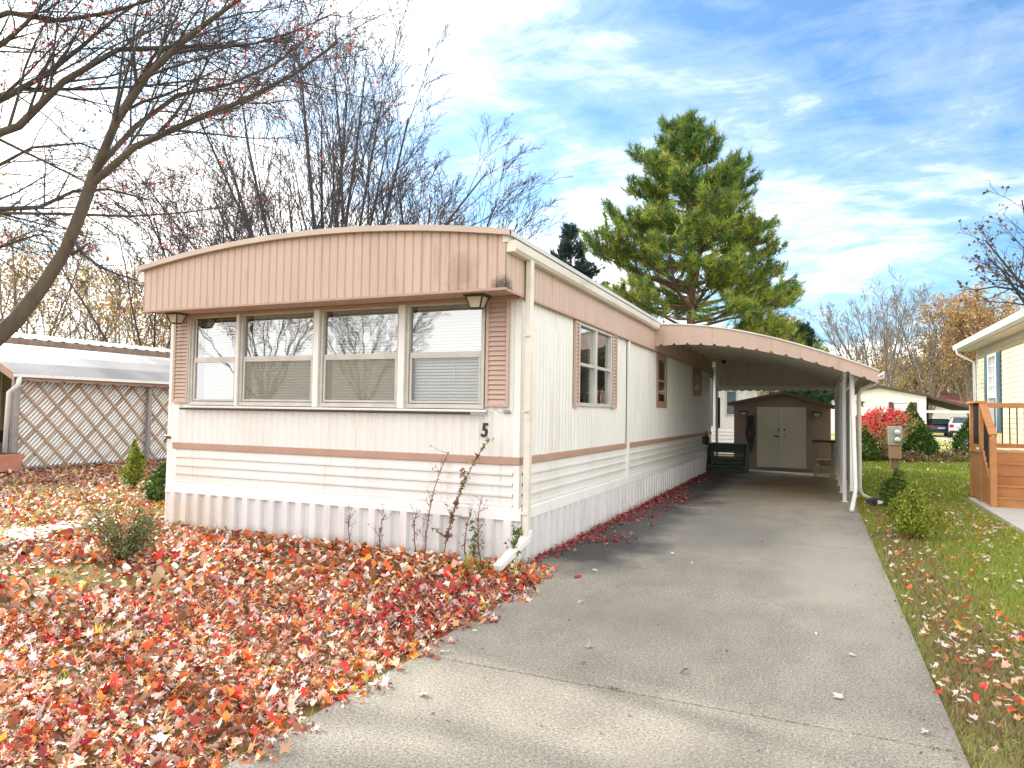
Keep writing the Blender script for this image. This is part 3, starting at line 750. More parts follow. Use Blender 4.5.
# ================================================================== LEFT NEIGHBOUR
LX = -14.2
lt = thing('mobile_home', 'olive ribbed mobile home with maroon stripe and metal roof behind the lattice at left', 'mobile home', (-20, 8, 0))
b = MB(); ribs(b, 'y', -18., 1.5, 17., 0., 3.25, .3, [(0, 0), (.7, 0), (.78, .03), (.92, .03)]); b.box(-22, -18.02, 1.5, 17, 0, 3.25); b.build('wall', OLIVE, lt)
MB().box(-18.0, -17.955, 1.5, 17, .45, .78).build('stripe', MAROON, lt)
rm = MB()
rp = [(-17.7, 3.36), (-18.4, 3.50), (-19.2, 3.62), (-20.2, 3.68), (-21.2, 3.62), (-22.3, 3.36)]
vs = []; yy = np.arange(1.2, 17.41, .1)
for i, y in enumerate(yy):
    h = .03 if i % 4 == 0 else 0
    for x, z in rp: vs.append((x, y, z+h))
m_ = len(rp)
rm.add(vs, [(i*m_+k, i*m_+k+1, (i+1)*m_+k+1, (i+1)*m_+k) for i in range(len(yy)-1) for k in range(m_-1)])
WROOF = surf('white_corrugated_roof', (.30, .30, .31), (.15, .15, .155), (.25, .6, 1), 1., .6, .0, 0, 25, (.06, .06, .06), .9, (.16, .42, 1))
rm.build('roof', WROOF, lt)
MB().box(-17.75, -17.66, 1.2, 17.4, 3.19, 3.35).build('roof_edge', surf('rusty_edge', (.18, .12, .09), (.3, .22, .18), (1, 8, 4), 1., .8), lt)
lc = thing('carport', 'low carport with curved corrugated white roof beside the olive home at left', 'carport', (-16, 8, 0))
vs = []; yy = np.arange(3.3, 16.01, .05); px_ = [-13.9, -14.6, -15.4, -16.3, -17.2, -17.7]; pz_ = [2.20, 2.50, 2.76, 2.97, 3.12, 3.18]
for i, y in enumerate(yy):
    h = .016*math.sin(i*math.pi/1.5)
    for x, z in zip(px_, pz_): vs.append((x, y, z+h))
m_ = len(px_)
MB().add(vs, [(i*m_+k, i*m_+k+1, (i+1)*m_+k+1, (i+1)*m_+k) for i in range(len(yy)-1) for k in range(m_-1)]).build('roof', WROOF, lc)
ff = MB()
for k in range(m_-1): ff.bar((px_[k], 3.28, pz_[k]-.07), (px_[k+1], 3.28, pz_[k+1]-.07), .025, .15, (0, 1, 0)) if False else ff.add([(px_[k], 3.27, pz_[k]+.02), (px_[k+1], 3.27, pz_[k+1]+.02), (px_[k+1], 3.27, pz_[k+1]-.17), (px_[k], 3.27, pz_[k]-.17), (px_[k], 3.3, pz_[k]+.02), (px_[k+1], 3.3, pz_[k+1]+.02), (px_[k+1], 3.3, pz_[k+1]-.17), (px_[k], 3.3, pz_[k]-.17)], [(0, 1, 2, 3), (4, 7, 6, 5), (0, 4, 5, 1), (3, 2, 6, 7)])
yv = np.arange(3.3, 16.0, .05); vs = []
for i, y in enumerate(yv):
    ph = (y/.42) % 1.; vs += [(-13.93, y, 2.17), (-13.93, y, 2.04+max(0, 1-abs(ph-.5)/.16)*.04)]
ff.add(vs, [(2*i, 2*i+1, 2*i+3, 2*i+2) for i in range(len(yv)-1)])
ff.build('fascia', PINKD, lc)
MB().box(-13.90, -13.82, 3.25, 16, 2.13, 2.20).build('gutter', WHITEM, lc)
MB().tube([(-13.86, 3.35, 2.14), (-13.88, 3.35, 1.95), (-14.16, 3.32, 1.78), (-14.2, 3.3, .05)], .05, 8).build('downspout', WHITEM, lc, 0, True)
for y in (3.45, 6.95, 10.6, 14.5): MB().box(-14.22, -14.12, y-.05, y+.05, 0, 2.25).build('post', GREYM, lc, .005)
MB().box(-17.2, -17.1, 3.5, 3.6, 0, 3.0).build('post', WHITEM, lc)
# lattice screen
ls = thing('lattice_screen', 'white diagonal slat screen with brown crossed laths closing the carport at left', 'lattice screen', (-14.3, 7, 0))
Y0, Y1, Z0, Z1 = 3.62, 12.0, .05, 2.05
def diag(mb, c, sgn, w, x, th):
    # line y - sgn*z*k = c  in the (y,z) rectangle
    k = .92
    pts = []
    for z in (Z0, Z1): pts.append((c+sgn*k*(z-Z0), z))
    (ya, za), (yb, zb) = pts
    def clip(t): return ya+(yb-ya)*t, za+(zb-za)*t
    t0, t1 = 0., 1.
    for bound, s_ in ((Y0, 1), (Y1, -1)):
        fa_, fb_ = s_*(ya-bound), s_*(yb-bound)
        if fa_ < 0 and fb_ < 0: return
        if fa_ < 0: t0 = max(t0, fa_/(fa_-fb_))
        elif fb_ < 0: t1 = min(t1, fa_/(fa_-fb_))
    if t1-t0 < .02: return
    p, q = clip(t0), clip(t1)
    mb.bar((x, p[0], p[1]), (x, q[0], q[1]), w, th, (1, 0, 0))
sl = MB(); c = Y0-2.0
while c < Y1: diag(sl, c, 1, .052, -14.30, .012); c += .107
sl.build('slats', SLATW, ls)['kind'] = 'stuff'
l1 = MB(); c = Y0-1.9
while c < Y1+2: diag(l1, c, 1, .05, -14.282, .014); diag(l1, c+.1, -1, .05, -14.262, .014); c += .5
l1.build('laths', LATH, ls)
MB().box(-14.33, -14.25, Y0-.06, Y1, 0, .05).box(-14.33, -14.25, Y0-.06, Y1, 2.05, 2.10).box(-14.33, -14.25, Y0-.06, Y0, .05, 2.05).build('frame', GREYM, ls)
pl = thing('planter_box', 'terracotta coloured planter trough beside the lattice screen at left edge', 'planter', (-13.9, 3.0, 0))
pr = [(2.52, .02), (3.26, .02), (3.34, .34), (3.36, .34), (3.36, .40), (2.42, .40), (2.42, .34), (2.44, .34)]
MB().prism(pr, 'x', -14.55, -13.55).build('trough', TERRA, pl, .012)
MB().box(-14.5, -13.6, 2.5, 3.3, .36, .408).build('soil', surf('dark_soil', (.03, .02, .015), (.06, .04, .03), (9, 9, 9), 1., .95), pl)

# ================================================================== RIGHT NEIGHBOUR
rh = thing('house', 'cream lap sided house with slate blue shutters at right edge', 'house', (9, 10, 0))
RX = 6.8
b = MB(); 
ZT = 3.42
clap(b, 'Y', RX, 2., 13.7, .25, ZT, .118, .016); clap(b, 'Y', RX, 15.2, 16.4, .25, ZT, .118, .016); clap(b, 'Y', RX, 13.7, 15.2, .25, 1.2, .118, .016); clap(b, 'Y', RX, 13.7, 15.2, 3.17, ZT, .118, .016)
clap(b, 'x', 2., RX, 14, .25, ZT, .118, .016)
b.box(RX+.12, 14, 2.02, 16.38, 0, ZT); b.box(RX+.0, RX+.12, 2, 16.4, 0, .25); b.build('wall', YELLOWS, rh)
MB().box(RX-.03, RX+.02, 16.3, 16.43, .2, ZT).build('corner_trim', WHITEM, rh)
MB().box(RX-.40, RX+.02, 1.6, 16.75, 3.42, 3.46).box(RX-.02, RX+.0, 1.8, 16.5, 3.28, 3.42).build('soffit', SOFFIT, rh)
gpr = [(RX-.42, 3.44), (RX-.42, 3.60), (RX-.40, 3.60), (RX-.40, 3.46), (RX-.02, 3.46)]
MB().prism([(RX-.52, 3.47), (RX-.42, 3.43), (RX-.42, 3.60), (RX-.435, 3.60), (RX-.435, 3.47), (RX-.505, 3.50), (RX-.525, 3.60), (RX-.54, 3.60)], 'y', 1.6, 16.8).build('gutter', WHITEM, rh)
MB().prism([(RX-.40, 3.461), (RX-.40, 3.58), (10.4, 5.0), (14.4, 3.58), (14.4, 3.461)], 'y', 1.6, 16.75).build('roof', surf('grey_shingle', (.16, .15, .15), (.1, .1, .1), (6, 6, 6), 1., .9), rh)
MB().tube([(RX-.47, 16.5, 3.46), (RX-.47, 16.5, 3.36), (RX-.08, 16.42, 3.1), (RX-.06, 16.42, .1)], .04, 8).build('downspout', WHITEM, rh, 0, True)
wf = frame(MB(), 'Y', RX, 14.02, 14.98, 1.2, 3.17, .06, -.05, .0)
wf2 = MB()
for a, b_, c_, d_ in ((14.02, 14.98, 1.2, 1.27), (14.02, 14.98, 3.10, 3.17), (14.02, 14.09, 1.27, 3.10), (14.91, 14.98, 1.27, 3.10), (14.09, 14.91, 2.05, 2.13)): wf2.box(RX-.05, RX+.05, a, b_, c_, d_)
for y in (14.36, 14.64): wf2.box(RX-.01, RX+.01, y-.012, y+.012, 2.13, 3.10)
for z in (2.37, 2.62, 2.87): wf2.box(RX-.012, RX+.008, 14.09, 14.91, z-.012, z+.012)
wo = wf2.build('window', WHITEM, rh, .003)
MB().add([(RX+.02, 14.05, 1.22), (RX+.02, 14.95, 1.22), (RX+.02, 14.95, 3.14), (RX+.02, 14.05, 3.14)], [(0, 1, 2, 3)]).build('pane', GLASSS, wo)
MB().add([(RX+.08, 13.9, 1.2), (RX+.08, 15.1, 1.2), (RX+.08, 15.1, 3.17), (RX+.08, 13.9, 3.17)], [(0, 1, 2, 3)]).build('curtain', CURTAIN, wo)
for y0, y1 in ((13.62, 13.98), (15.02, 15.38)):
    s = MB().box(RX-.045, RX-.005, y0, y1, 1.2, 3.17)
    for z in (1.3, 2.3): s.box(RX-.052, RX-.045, y0+.06, y1-.06, z, z+.75)
    s.build('shutter', BLUESH, rh, .004)
# deck
dk = thing('wooden_deck', 'orange cedar deck with steps and dark baluster rails beside the cream house', 'deck', (6.1, 8.6, 0))
DX0, DX1, DY0, DY1, DZ = 5.42, 6.76, 8.45, 9.4, .93
d = MB()
for k in range(7): d.box(DX0-.03, DX1, DY0-.02+k*.14, DY0+.112+k*.14, DZ-.035, DZ)
d.build('deck_boards', WOODO, dk, .004)
MB().box(DX0, DX0+.03, DY0+.09, DY1-.09, .15, DZ-.04).box(DX0+.005, DX0+.025, DY0+.09, DY1-.09, .04, .15).box(DX0, DX1, DY1-.03, DY1, .05, DZ-.04).build('skirt_panel', WOODO, dk)
for y in (DY0+.045, DY1-.045): MB().box(DX0-.02, DX0+.07, y-.045, y+.045, 0.01, DZ+.87).build('post', WOODO, dk, .006)
MB().box(DX0-.02, DX0+.08, 7.66, 7.75, .01, 1.21).build('newel_post', WOODO, dk, .006)
MB().box(DX1-.09, DX1, DY1-.09, DY1, .01, DZ+.87).build('post', WOODO, dk, .006)
MB().box(DX0-.06, DX0+.10, DY0-.03, DY1+.03, DZ+.872, DZ+.91).build('rail_cap', WOODO, dk, .005)
MB().box(DX0+.102, DX1, DY1-.11, DY1+.02, DZ+.80, DZ+.89).build('top_rail', WOODO, dk, .005)
MB().bar((DX0+.03, DY0, DZ+.86), (DX0+.03, 7.66, 1.24), .12, .04).build('stair_rail', WOODO, dk, .005)
MB().bar((DX0+.025, DY0+.0, DZ+.05), (DX0+.025, 7.75, .30), .05, .09).box(DX0+.02, DX0+.05, DY0+.09, DY1-.09, DZ+.05, DZ+.11).box(DX0+.07, DX1-.09, DY1-.07, DY1-.03, DZ+.04, DZ+.12).build('bottom_rail', WOODO, dk, .004)
y = DY0+.13
while y < DY1-.1: MB().tube([(DX0+.03, y, DZ+.11), (DX0+.03, y, DZ+.872)], .011, 6).build('baluster', BLACK, dk); y += .095
for k in range(6):
    y = DY0-.1-k*.1; t = (DY0-y)/(DY0-7.7)
    MB().tube([(DX0+.03, y, DZ+.07-.67*t), (DX0+.03, y, DZ+.84-.6*t)], .011, 6).build('baluster', BLACK, dk)
x = DX0+.16
while x < DX1-.1: MB().tube([(x, DY1-.05, DZ+.12), (x, DY1-.05, DZ+.81)], .011, 6).build('baluster', BLACK, dk); x += .115
for k in range(5):
    y0 = 7.74+k*.17; z1 = .186*(k+1)
    if k < 4: MB().box(DX0+.06, DX1, y0-.02, y0+.20, z1-.035, z1).build('tread', WOODO, dk, .005)
    MB().box(DX0+.062, DX1-.002, y0, y0+.02, z1-.186+(.0 if k else .01), z1-.037).build('riser', WOODO, dk)
MB().prism([(7.76, .02), (8.4, .02), (8.4, .86), (7.76, .17)], 'x', DX0+.02, DX0+.058).build('stringer', WOODO, dk)
DL = surf('pale_rail_wood', (.62, .44, .24), (.52, .36, .19), (9, 9, 3), 1., .6)

# ================================================================== METER PEDESTAL, FAR HOUSE, CARS
pc = gnd(895, 470)
mp_ = thing('meter_pedestal', 'grey electric meter box with two round meters on a wooden post in the lawn', 'meter box', (pc[0], pc[1], 0))
def pbox(x0, x1, y0, y1, z0, z1): return MB().box(pc[0]+x0*.82, pc[0]+x1*.82, pc[1]+y0, pc[1]+y1, z0*.93, z1*.93)
pbox(-.13, .13, .02, .2, 0, .42).build('post', WOODG, mp_, .01)
pbox(-.22, .22, -.14, .0, .78, 1.36).build('meter_cabinet', METERG, mp_, .012)
pbox(-.2, .2, -.1, .0, .36, .77).build('lower_panel', RUST, mp_, .01)
for z in (1.18, .95):
    c0 = (pc[0]+.055, pc[1]-.14, z*.93)
    q = MB().tube([c0, (c0[0], c0[1]-.09, z*.93)], .085, 16).build('meter_ring', GREYM, mp_); MB().sphere((c0[0], c0[1]-.09, z*.93), .075, 14, 8).build('meter_dome', WHITEM, q, 0, True)
pbox(.16, .24, -.17, -.141, .84, .96).build('tag_plate', TEALP, mp_)
bb = thing('black_object', 'small glossy black object lying in the grass beside the carport downspout', 'object', tuple(gnd(877, 505)))  # black object of unknown kind, not identified as a light
c = gnd(877, 505)
MB().prism([(c[0]-.14, 0), (c[0]+.12, 0), (c[0]+.14, .07), (c[0]+.05, .13), (c[0]-.08, .12), (c[0]-.15, .06)], 'y', c[1]-.1, c[1]+.1).build('housing', BLACK, bb, .02)
MB().box(c[0]+.0, c[0]+.10, c[1]-.115, c[1]-.098, .03, .09).build('lens', WHITEM, bb, .01)  # white plate stands for the shiny spot on its right, no lamp lens

fh = thing('house', 'white gabled house with brown eave and black star far behind at right', 'house', (8, 64, 0))
b = MB(); b.prism([(2.4, 0), (10.95, 0), (10.95, 3.35), (7.5, 4.05), (2.4, 3.05)], 'y', 60, 72); b.build('wall', WHITEM, fh)
BRN = surf('brown_eave', (.10, .065, .05), (.07, .05, .04), (3, 3, 3), 1., .8)
MB().prism([(2.2, 3.02), (7.5, 4.07), (11.2, 3.33), (11.2, 3.5), (7.5, 4.26), (2.2, 3.2)], 'y', 59.6, 72.3).build('roof', BRN, fh)
MB().prism([(10.96, 3.28), (14.7, 2.2), (14.7, 2.42), (10.96, 3.5)], 'y', 60, 70).build('carport_roof', BRN, fh)
MB().box(10.97, 14.6, 60.1, 60.2, 2.0, 2.2).build('carport_beam', WHITEM, fh)
for x in (14.5,): MB().box(x-.06, x+.06, 60.1, 60.22, 0, 2.2).build('carport_post', WHITEM, fh)
MB().box(10.97, 12.0, 67, 67.2, 0, 2.9).build('carport_back', BRN, fh)
w = MB()
w.box(8.55, 9.9, 59.95, 60, 1.3, 2.75); wq = w.build('window', CARGL, fh)
MB().box(8.6, 9.85, 59.93, 59.95, 2.1, 2.7).build('awning', WHITEM, wq)
for x in (8.2, 9.95): MB().box(x, x+.33, 59.93, 60, 1.2, 2.85).build('shutter', BRN, fh)
star = []
for k in range(10):
    a = math.pi/2+k*math.pi/5; q = .40 if k % 2 == 0 else .16
    star.append((6.05+q*math.cos(a), 2.75+q*math.sin(a)))
MB().prism(star, 'y', 59.9, 59.99).build('star', BLACK, fh)
rhs = thing('house', 'low house with red brown shingle roof far behind the white car', 'house', (20, 80, 0))
MB().box(12.5, 26, 82, 90, 0, 3.1).build('wall', WHITEM, rhs)
MB().prism([(81.5, 3.0), (86, 4.3), (90.5, 3.0), (90.5, 3.15), (86, 4.5), (81.5, 3.15)], 'x', 12.2, 26.5).build('roof', ROOFRED, rhs)

def car(label, cx, cy, rot, paint, s=1.):
    t = thing('parked_car', label, 'car', (cx, cy, 0))
    t.rotation_euler[2] = rot
    cs, sn = math.cos(0), 0.
    def P(x, y, z): return (cx+x*s, cy+y*s, z*s)
    # side profile: y forward (rear at -2.1), half widths
    prof = [(-2.12, .38), (-2.18, .62), (-2.10, .95), (-1.95, 1.02), (-1.55, 1.45), (-1.1, 1.50), (.1, 1.48), (.95, .98), (1.9, .86), (2.15, .62), (2.12, .32)]
    m = MB(); n = len(prof); vs = []
    for sx in (-1, 1):
        for y, z in prof:
            w_ = .88 if z < 1.0 else .88-.24*(z-1.0)/.5
            vs.append(P(sx*w_, y, z))
    m.add(vs, [tuple(range(n)), tuple(range(n, 2*n))[::-1]]+[(i, n+i, n+(i+1) % n, (i+1) % n) for i in range(n)])
    m.build('body', paint, t, .05, False)
    g = MB()
    def q4(pts): g.add([P(*p) for p in pts], [(0, 1, 2, 3)])
    q4([(-.66, -1.93, 1.06), (.66, -1.93, 1.06), (.56, -1.57, 1.43), (-.56, -1.57, 1.43)])
    g.v = [(x, y-.03*s, z+.012*s) for x, y, z in g.v]
    g.build('rear_window', CARGL, t)
    for sx in (-1, 1):
        gg = MB(); off = .012*sx
        gg.add([P(sx*.885+off, -1.7, 1.04), P(sx*.885+off, .6, 1.04), P(sx*.68+off, .05, 1.42), P(sx*.68+off, -1.35, 1.42)], [(0, 1, 2, 3)])
        gg.build('side_window', CARGL, t)
        MB().box(cx+sx*.70*s-.14*s, cx+sx*.70*s+.14*s, cy-2.19*s, cy-2.05*s, .72*s, .95*s).build('tail_light', REDL, t, .02)
        for y in (-1.35, 1.35):
            wx = cx+sx*.80*s
            w_ = MB().tube([(wx-.1*s, cy+y*s, .32*s), (wx+.1*s, cy+y*s, .32*s)], .32*s, 18).build('wheel', TYRE, t)
            MB().tube([(wx-.11*s, cy+y*s, .32*s), (wx+.11*s, cy+y*s, .32*s)], .2*s, 12).build('rim', RIM, w_)
    MB().box(cx-.26*s, cx+.26*s, cy-2.215*s, cy-2.19*s, .66*s, .78*s).build('number_plate', WHITEM, t)
    MB().box(cx-.84*s, cx+.84*s, cy-2.2*s, cy-2.08*s, .34*s, .5*s).build('bumper', DARKM, t, .02)
    return t
cpos = gnd(957, 432)
k_ = 52
car('white hatchback parked under the far carport seen from behind', 13.75, 62.0, -.12, CARPAINT, 1.12)
car('dark blue car mostly hidden left of the white hatchback', 12.2, 63.5, 0., CARBLUE, 1.0)

# ================================================================== TREES
# --- big maple at the left edge
def px_line(pts, d0, d1):
    n = len(pts); return [at(p[0], p[1], d0+(d1-d0)*i/(n-1)) for i, p in enumerate(pts)]
rng = np.random.default_rng(3)
_t0 = Twigs(); tw = [_t0, _t0, Twigs()]; tips = []
mspec = [dict(n=0, ang=40, ratio=.5, trop=(0, 0, .1), wig=.05, t0=.3, sides=9, rmin=.085),
         dict(n=(14, 17), ang=36, ratio=.45, trop=(.10, -.05, .04), wig=.07, t0=.10, sides=6, rr=.42, rmin=.006),
         dict(n=(6, 8), ang=34, ratio=.55, trop=(.12, -.05, -.04), wig=.08, t0=.15, sides=5, rr=.5, rmin=.005),
         dict(n=(4, 5), ang=32, ratio=.6, trop=(.1, -.03, -.10), wig=.1, t0=.15, sides=3, rr=.6, rmin=.0038),
         dict(n=0, ang=30, ratio=.5, trop=(.08, 0, -.05), wig=.12, t0=.2, sides=3, rmin=.003)]
MK = 1.42
limbs = [  # pixel polyline, distances, base radius, level
    ([(-20, 352), (10, 328), (40, 290), (62, 258), (75, 230), (84, 203), (95, 172)], 8.6, 8.4, .092, 0),
    ([(95, 172), (104, 148), (118, 118), (134, 92), (150, 72), (190, 35), (238, 0), (275, -30)], 8.4, 7.4, .075, 1),
    ([(92, 184), (110, 165), (140, 143), (185, 124), (232, 106), (290, 78), (322, 52), (338, 42)], 8.4, 7.2, .06, 1),
    ([(100, 165), (122, 140), (150, 112), (190, 88), (232, 84), (280, 62), (310, 36)], 8.4, 8.8, .048, 1),
    ([(120, 112), (150, 62), (172, 30), (186, -10)], 8.3, 8.9, .04, 1),
    ([(140, 82), (160, 60), (178, 48), (240, 48), (300, 30), (332, 14)], 8.2, 7.6, .03, 1),
    ([(-50, 150), (-20, 140), (5, 133), (36, 118), (56, 92), (78, 62), (112, 50), (160, 47), (250, 46)], 8.9, 8.2, .065, 1),
    ([(-45, 118), (0, 101), (30, 82), (55, 70), (80, 48), (118, 16), (150, -6)], 8.9, 9.3, .06, 1),
    ([(-40, 105), (0, 90), (50, 88), (120, 90), (200, 78), (262, 82)], 8.9, 9.5, .036, 1),
    ([(-60, 205), (0, 210), (38, 208), (70, 193), (88, 184), (150, 200)], 8.9, 9.6, .05, 1),
    ([(-60, 212), (0, 213), (70, 214), (150, 217), (235, 206)], 8.9, 9.0, .03, 1),
    ([(-50, 60), (-10, 55), (30, 20), (60, -15)], 8.9, 8.4, .05, 1),
    ([(-40, 30), (10, 12), (70, 22), (140, 5), (200, -20)], 8.9, 8.0, .045, 1),
    ([(74, 240), (80, 252), (92, 262), (110, 272), (150, 284)], 8.4, 8.3, .03, 2),
    ([(70, 254), (80, 249), (90, 242)], 8.4, 8.2, .04, 4),
    ([(-60, 250), (0, 248), (40, 232), (60, 250)], 8.9, 9.3, .035, 1),
    ([(-90, 240), (-40, 190), (20, 150), (70, 140), (130, 160)], 9.4, 10.5, .04, 1)]
for pts, d0, d1, r, lv in limbs:
    L = px_line(pts, d0*MK, d1*MK)
    grow(tw, tips, None, None, 1, MK*r*(1 if lv == 0 else .66), lv, mspec, rng, pts=L)
fork = at(-20, 352, 8.6*MK); base = A([-9.6, -2.0, 0.])
tw[0].add(resample([base+A([0, 0, -.1]), base*.5+fork*.5+A([-.25, 0, -.45]), fork]), np.linspace(.27, .135, 6), 10)
f2 = at(-95, 300, 9.1*MK)
tw[0].add(resample([base*.8+fork*.2+A([-.05, 0, .1]), f2]), np.linspace(.25, .17, 6), 10)
tw[0].add(resample([f2, at(-62, 205, 8.9*MK), at(-48, 120, 8.9*MK), at(-45, 30, 8.9*MK), at(-20, -60, 8.9*MK)]), np.linspace(.18, .08, 6), 9)
tips = A(tips)
sel = tips[rng.random(len(tips)) < .03]
lp_ = np.concatenate([sel+rng.normal(0, .06, sel.shape)+A([0, 0, -.04]) for _ in range(3)])
leaf = leaf_quads(lp_, .065, pick([(.42, .07, .07), (.48, .15, .11), (.25, .07, .05)], [5, 3, 2], len(lp_), rng), rng, .8)
tree_obj('maple_tree', 'large bare maple leaning in from the left edge with a few red leaves', base, [tw[0], tw[2]], tips, (BARK, BARKD), leaf)

def fan_tree(name, label, base, H, spread, seed, nstem=7, lean=(0, 0), barks=(BARKD, BARKD), rs=.12, levels=5, leafn=0, lcols=None, lsize=.2, fork=.12, rmin=.0095, nb=(7, 8), group=None):
    rng = np.random.default_rng(seed); tw = [Twigs(), Twigs()]; tips = []
    spec = [dict(n=nb, ang=24, ratio=.46, trop=(0, 0, .05), wig=.04, t0=.25, sides=6, rr=.5, rmin=rmin*1.4),
            dict(n=(5, 6), ang=25, ratio=.50, trop=(0, 0, .12), wig=.05, t0=.25, sides=4, rr=.55, rmin=rmin*1.1),
            dict(n=(4, 5), ang=27, ratio=.52, trop=(0, 0, .12), wig=.07, t0=.25, sides=3, rr=.6, rmin=rmin),
            dict(n=(3, 4), ang=30, ratio=.6, trop=(0, 0, .1), wig=.09, t0=.3, sides=3, rmin=rmin*.8),
            dict(n=0, ang=30, ratio=.5, trop=(0, 0, .1), wig=.1, t0=.3, sides=3, rmin=rmin*.6)][:levels-1]+[dict(n=0, ang=30, ratio=.5, trop=(0, 0, .1), wig=.1, t0=.3, sides=3, rmin=rmin*.7)]
    b = A([base[0], base[1], 0.]); fk = b+A([0, 0, H*fork])
    tw[0].add(resample([b+A([0, 0, -.2]), fk]), np.linspace(rs*1.9, rs*1.4, 6), 9)
    for k in range(nstem):
        a = 2*math.pi*(k+rng.uniform(0, .5))/nstem; tilt = rng.uniform(.1, 1.)
        d = A([math.cos(a)*tilt*spread*.155+lean[0]*.1, math.sin(a)*tilt*spread*.155+lean[1]*.1, 1.])
        grow(tw, tips, fk+A([0, 0, rng.uniform(-.1, .05)*H*fork]), d, (H*(1-fork))*rng.uniform(.92, 1.02)*(1-.06*tilt), rs*rng.uniform(.6, 1.), 0, spec, rng)
    leaf = None; T = A(tips)
    if leafn:
        i = rng.integers(0, len(T), leafn); lp = T[i]+rng.normal(0, lsize*1.3, (leafn, 3))
        leaf = leaf_quads(lp, lsize*rng.uniform(.7, 1.3, leafn), pick(lcols, [1]*len(lcols), leafn, rng), rng, .75)
    return tree_obj(name, label, b, tw, tips, barks, leaf, group)
def gp_(px, dist): 
    p = at(px, 384, dist); return A([p[0], p[1], 0.])
BG = 'bare trees behind the mobile home'
fan_tree('bare_tree', 'tall bare tree fanning up above the middle of the pink front roof', gp_(326, 28), 14.2, 5.6, 17, 17, group=BG, nb=(8, 9))
fan_tree('bare_tree', 'smaller bare tree at the right end of the pink front roof', gp_(420, 31), 12.0, 3.8, 12, 10, (.5, 0), group=BG, rs=.11)
fan_tree('bare_tree', 'slim bare tree above the left end of the pink front roof', gp_(222, 32), 11.4, 4.6, 13, 7, (-.6, 0), group=BG, rs=.10)
fan_tree('bare_tree', 'bare tree between the maple limb and the mobile home roof corner', gp_(150, 38), 11, 4.5, 14, 6, group=BG, rs=.08, leafn=500, lcols=[(.45, .28, .08), (.35, .2, .08)], lsize=.14)
YB_ = [(.46, .32, .08), (.36, .23, .07), (.50, .38, .14), (.28, .22, .08)]
GL = 'autumn trees behind the left carport'
y1 = fan_tree('autumn_tree', 'thin yellow brown autumn tree rising over the left end of the metal roof', gp_(20, 42), 10.5, 4.2, 21, 6, barks=(BARKG, BARKG), levels=4, nb=(6, 8), leafn=1500, lcols=YB_, lsize=.17, group=GL, rs=.09)
y2 = fan_tree('autumn_tree', 'golden leaved autumn tree just left of the mobile home corner', gp_(150, 48), 8.2, 4.0, 22, 6, barks=(BARKG, BARKG), levels=4, nb=(6, 8), leafn=1900, lcols=[(.5, .33, .07), (.42, .26, .06), (.35, .26, .1)], lsize=.17, group=GL, rs=.09)
for px, d, s, r, lb, src in ((75, 50, .95, 1.0, 'brownish autumn tree behind the middle of the left metal roof', y1), (115, 58, 1.1, 2.2, 'faint yellow autumn tree between the brownish one and the golden one at left', y1), (-30, 46, 1.05, 4., 'sparse autumn tree cut by the left picture edge', y2), (200, 70, 1.1, .6, 'low golden tree hidden behind the mobile home roof', y2)):
    copy_tree(src, gp_(px, d), r, (s, s, s), lb, GL)
# right background
GR = 'trees beyond the far houses at right'
fan_tree('bare_tree', 'rounded bare grey tree over the white gabled house at right', gp_(882, 78), 13.8, 5.6, 31, 9, barks=(BARKG, BARKG), rs=.16, rmin=.014, group=GR)
fan_tree('bare_tree', 'bare grey tree between the rounded bare tree and the orange tree', gp_(930, 86), 13.2, 4.6, 32, 7, barks=(BARKG, BARKG), rs=.14, rmin=.014, group=GR)
og = fan_tree('autumn_tree', 'orange leaved tree rising beside the cream house gutter', gp_(970, 80), 12.0, 3.2, 33, 7, barks=(BARKG, BARKG), levels=4, leafn=8500, lcols=[(.44, .26, .11), (.44, .33, .15), (.36, .21, .10)], lsize=.24, rs=.14, rmin=.014, group=GR)
tanw = fan_tree('autumn_tree', 'tan autumn tree with thin leaves behind the red roof house', gp_(940, 92), 9.5, 5.0, 34, 7, barks=(BARKG, BARKG), levels=4, leafn=3600, lcols=[(.42, .33, .16), (.38, .27, .13), (.46, .36, .12)], lsize=.26, rs=.13, rmin=.014, group=GR)
for px, d, s, r, lb, src in ((905, 95, .85, 1.1, 'tan autumn tree right behind the peak of the white gabled house', tanw), (868, 100, .95, 2.4, 'tan autumn tree at the left eave of the white gabled house', tanw), (958, 98, 1.0, 3.2, 'golden tree behind the red roof at the cream house corner', tanw), (1010, 95, 1.05, .9, 'orange tree hidden behind the cream house', og), (820, 85, .8, 2., 'tan autumn tree seen through the gap right of the shed', tanw), (775, 70, .95, 5., 'tan autumn tree seen under the carport valance above the shed', tanw), (735, 75, .9, 3.3, 'tan autumn tree at the left of the shed roof', tanw)):
    copy_tree(src, gp_(px, d), r, (s, s, s*.95), lb, GR)
oy = copy_tree(og, gp_(765, 50), 1.3, (.6, .6, .6), 'yellow orange tree peeking over the carport roof beside the pine', GR)
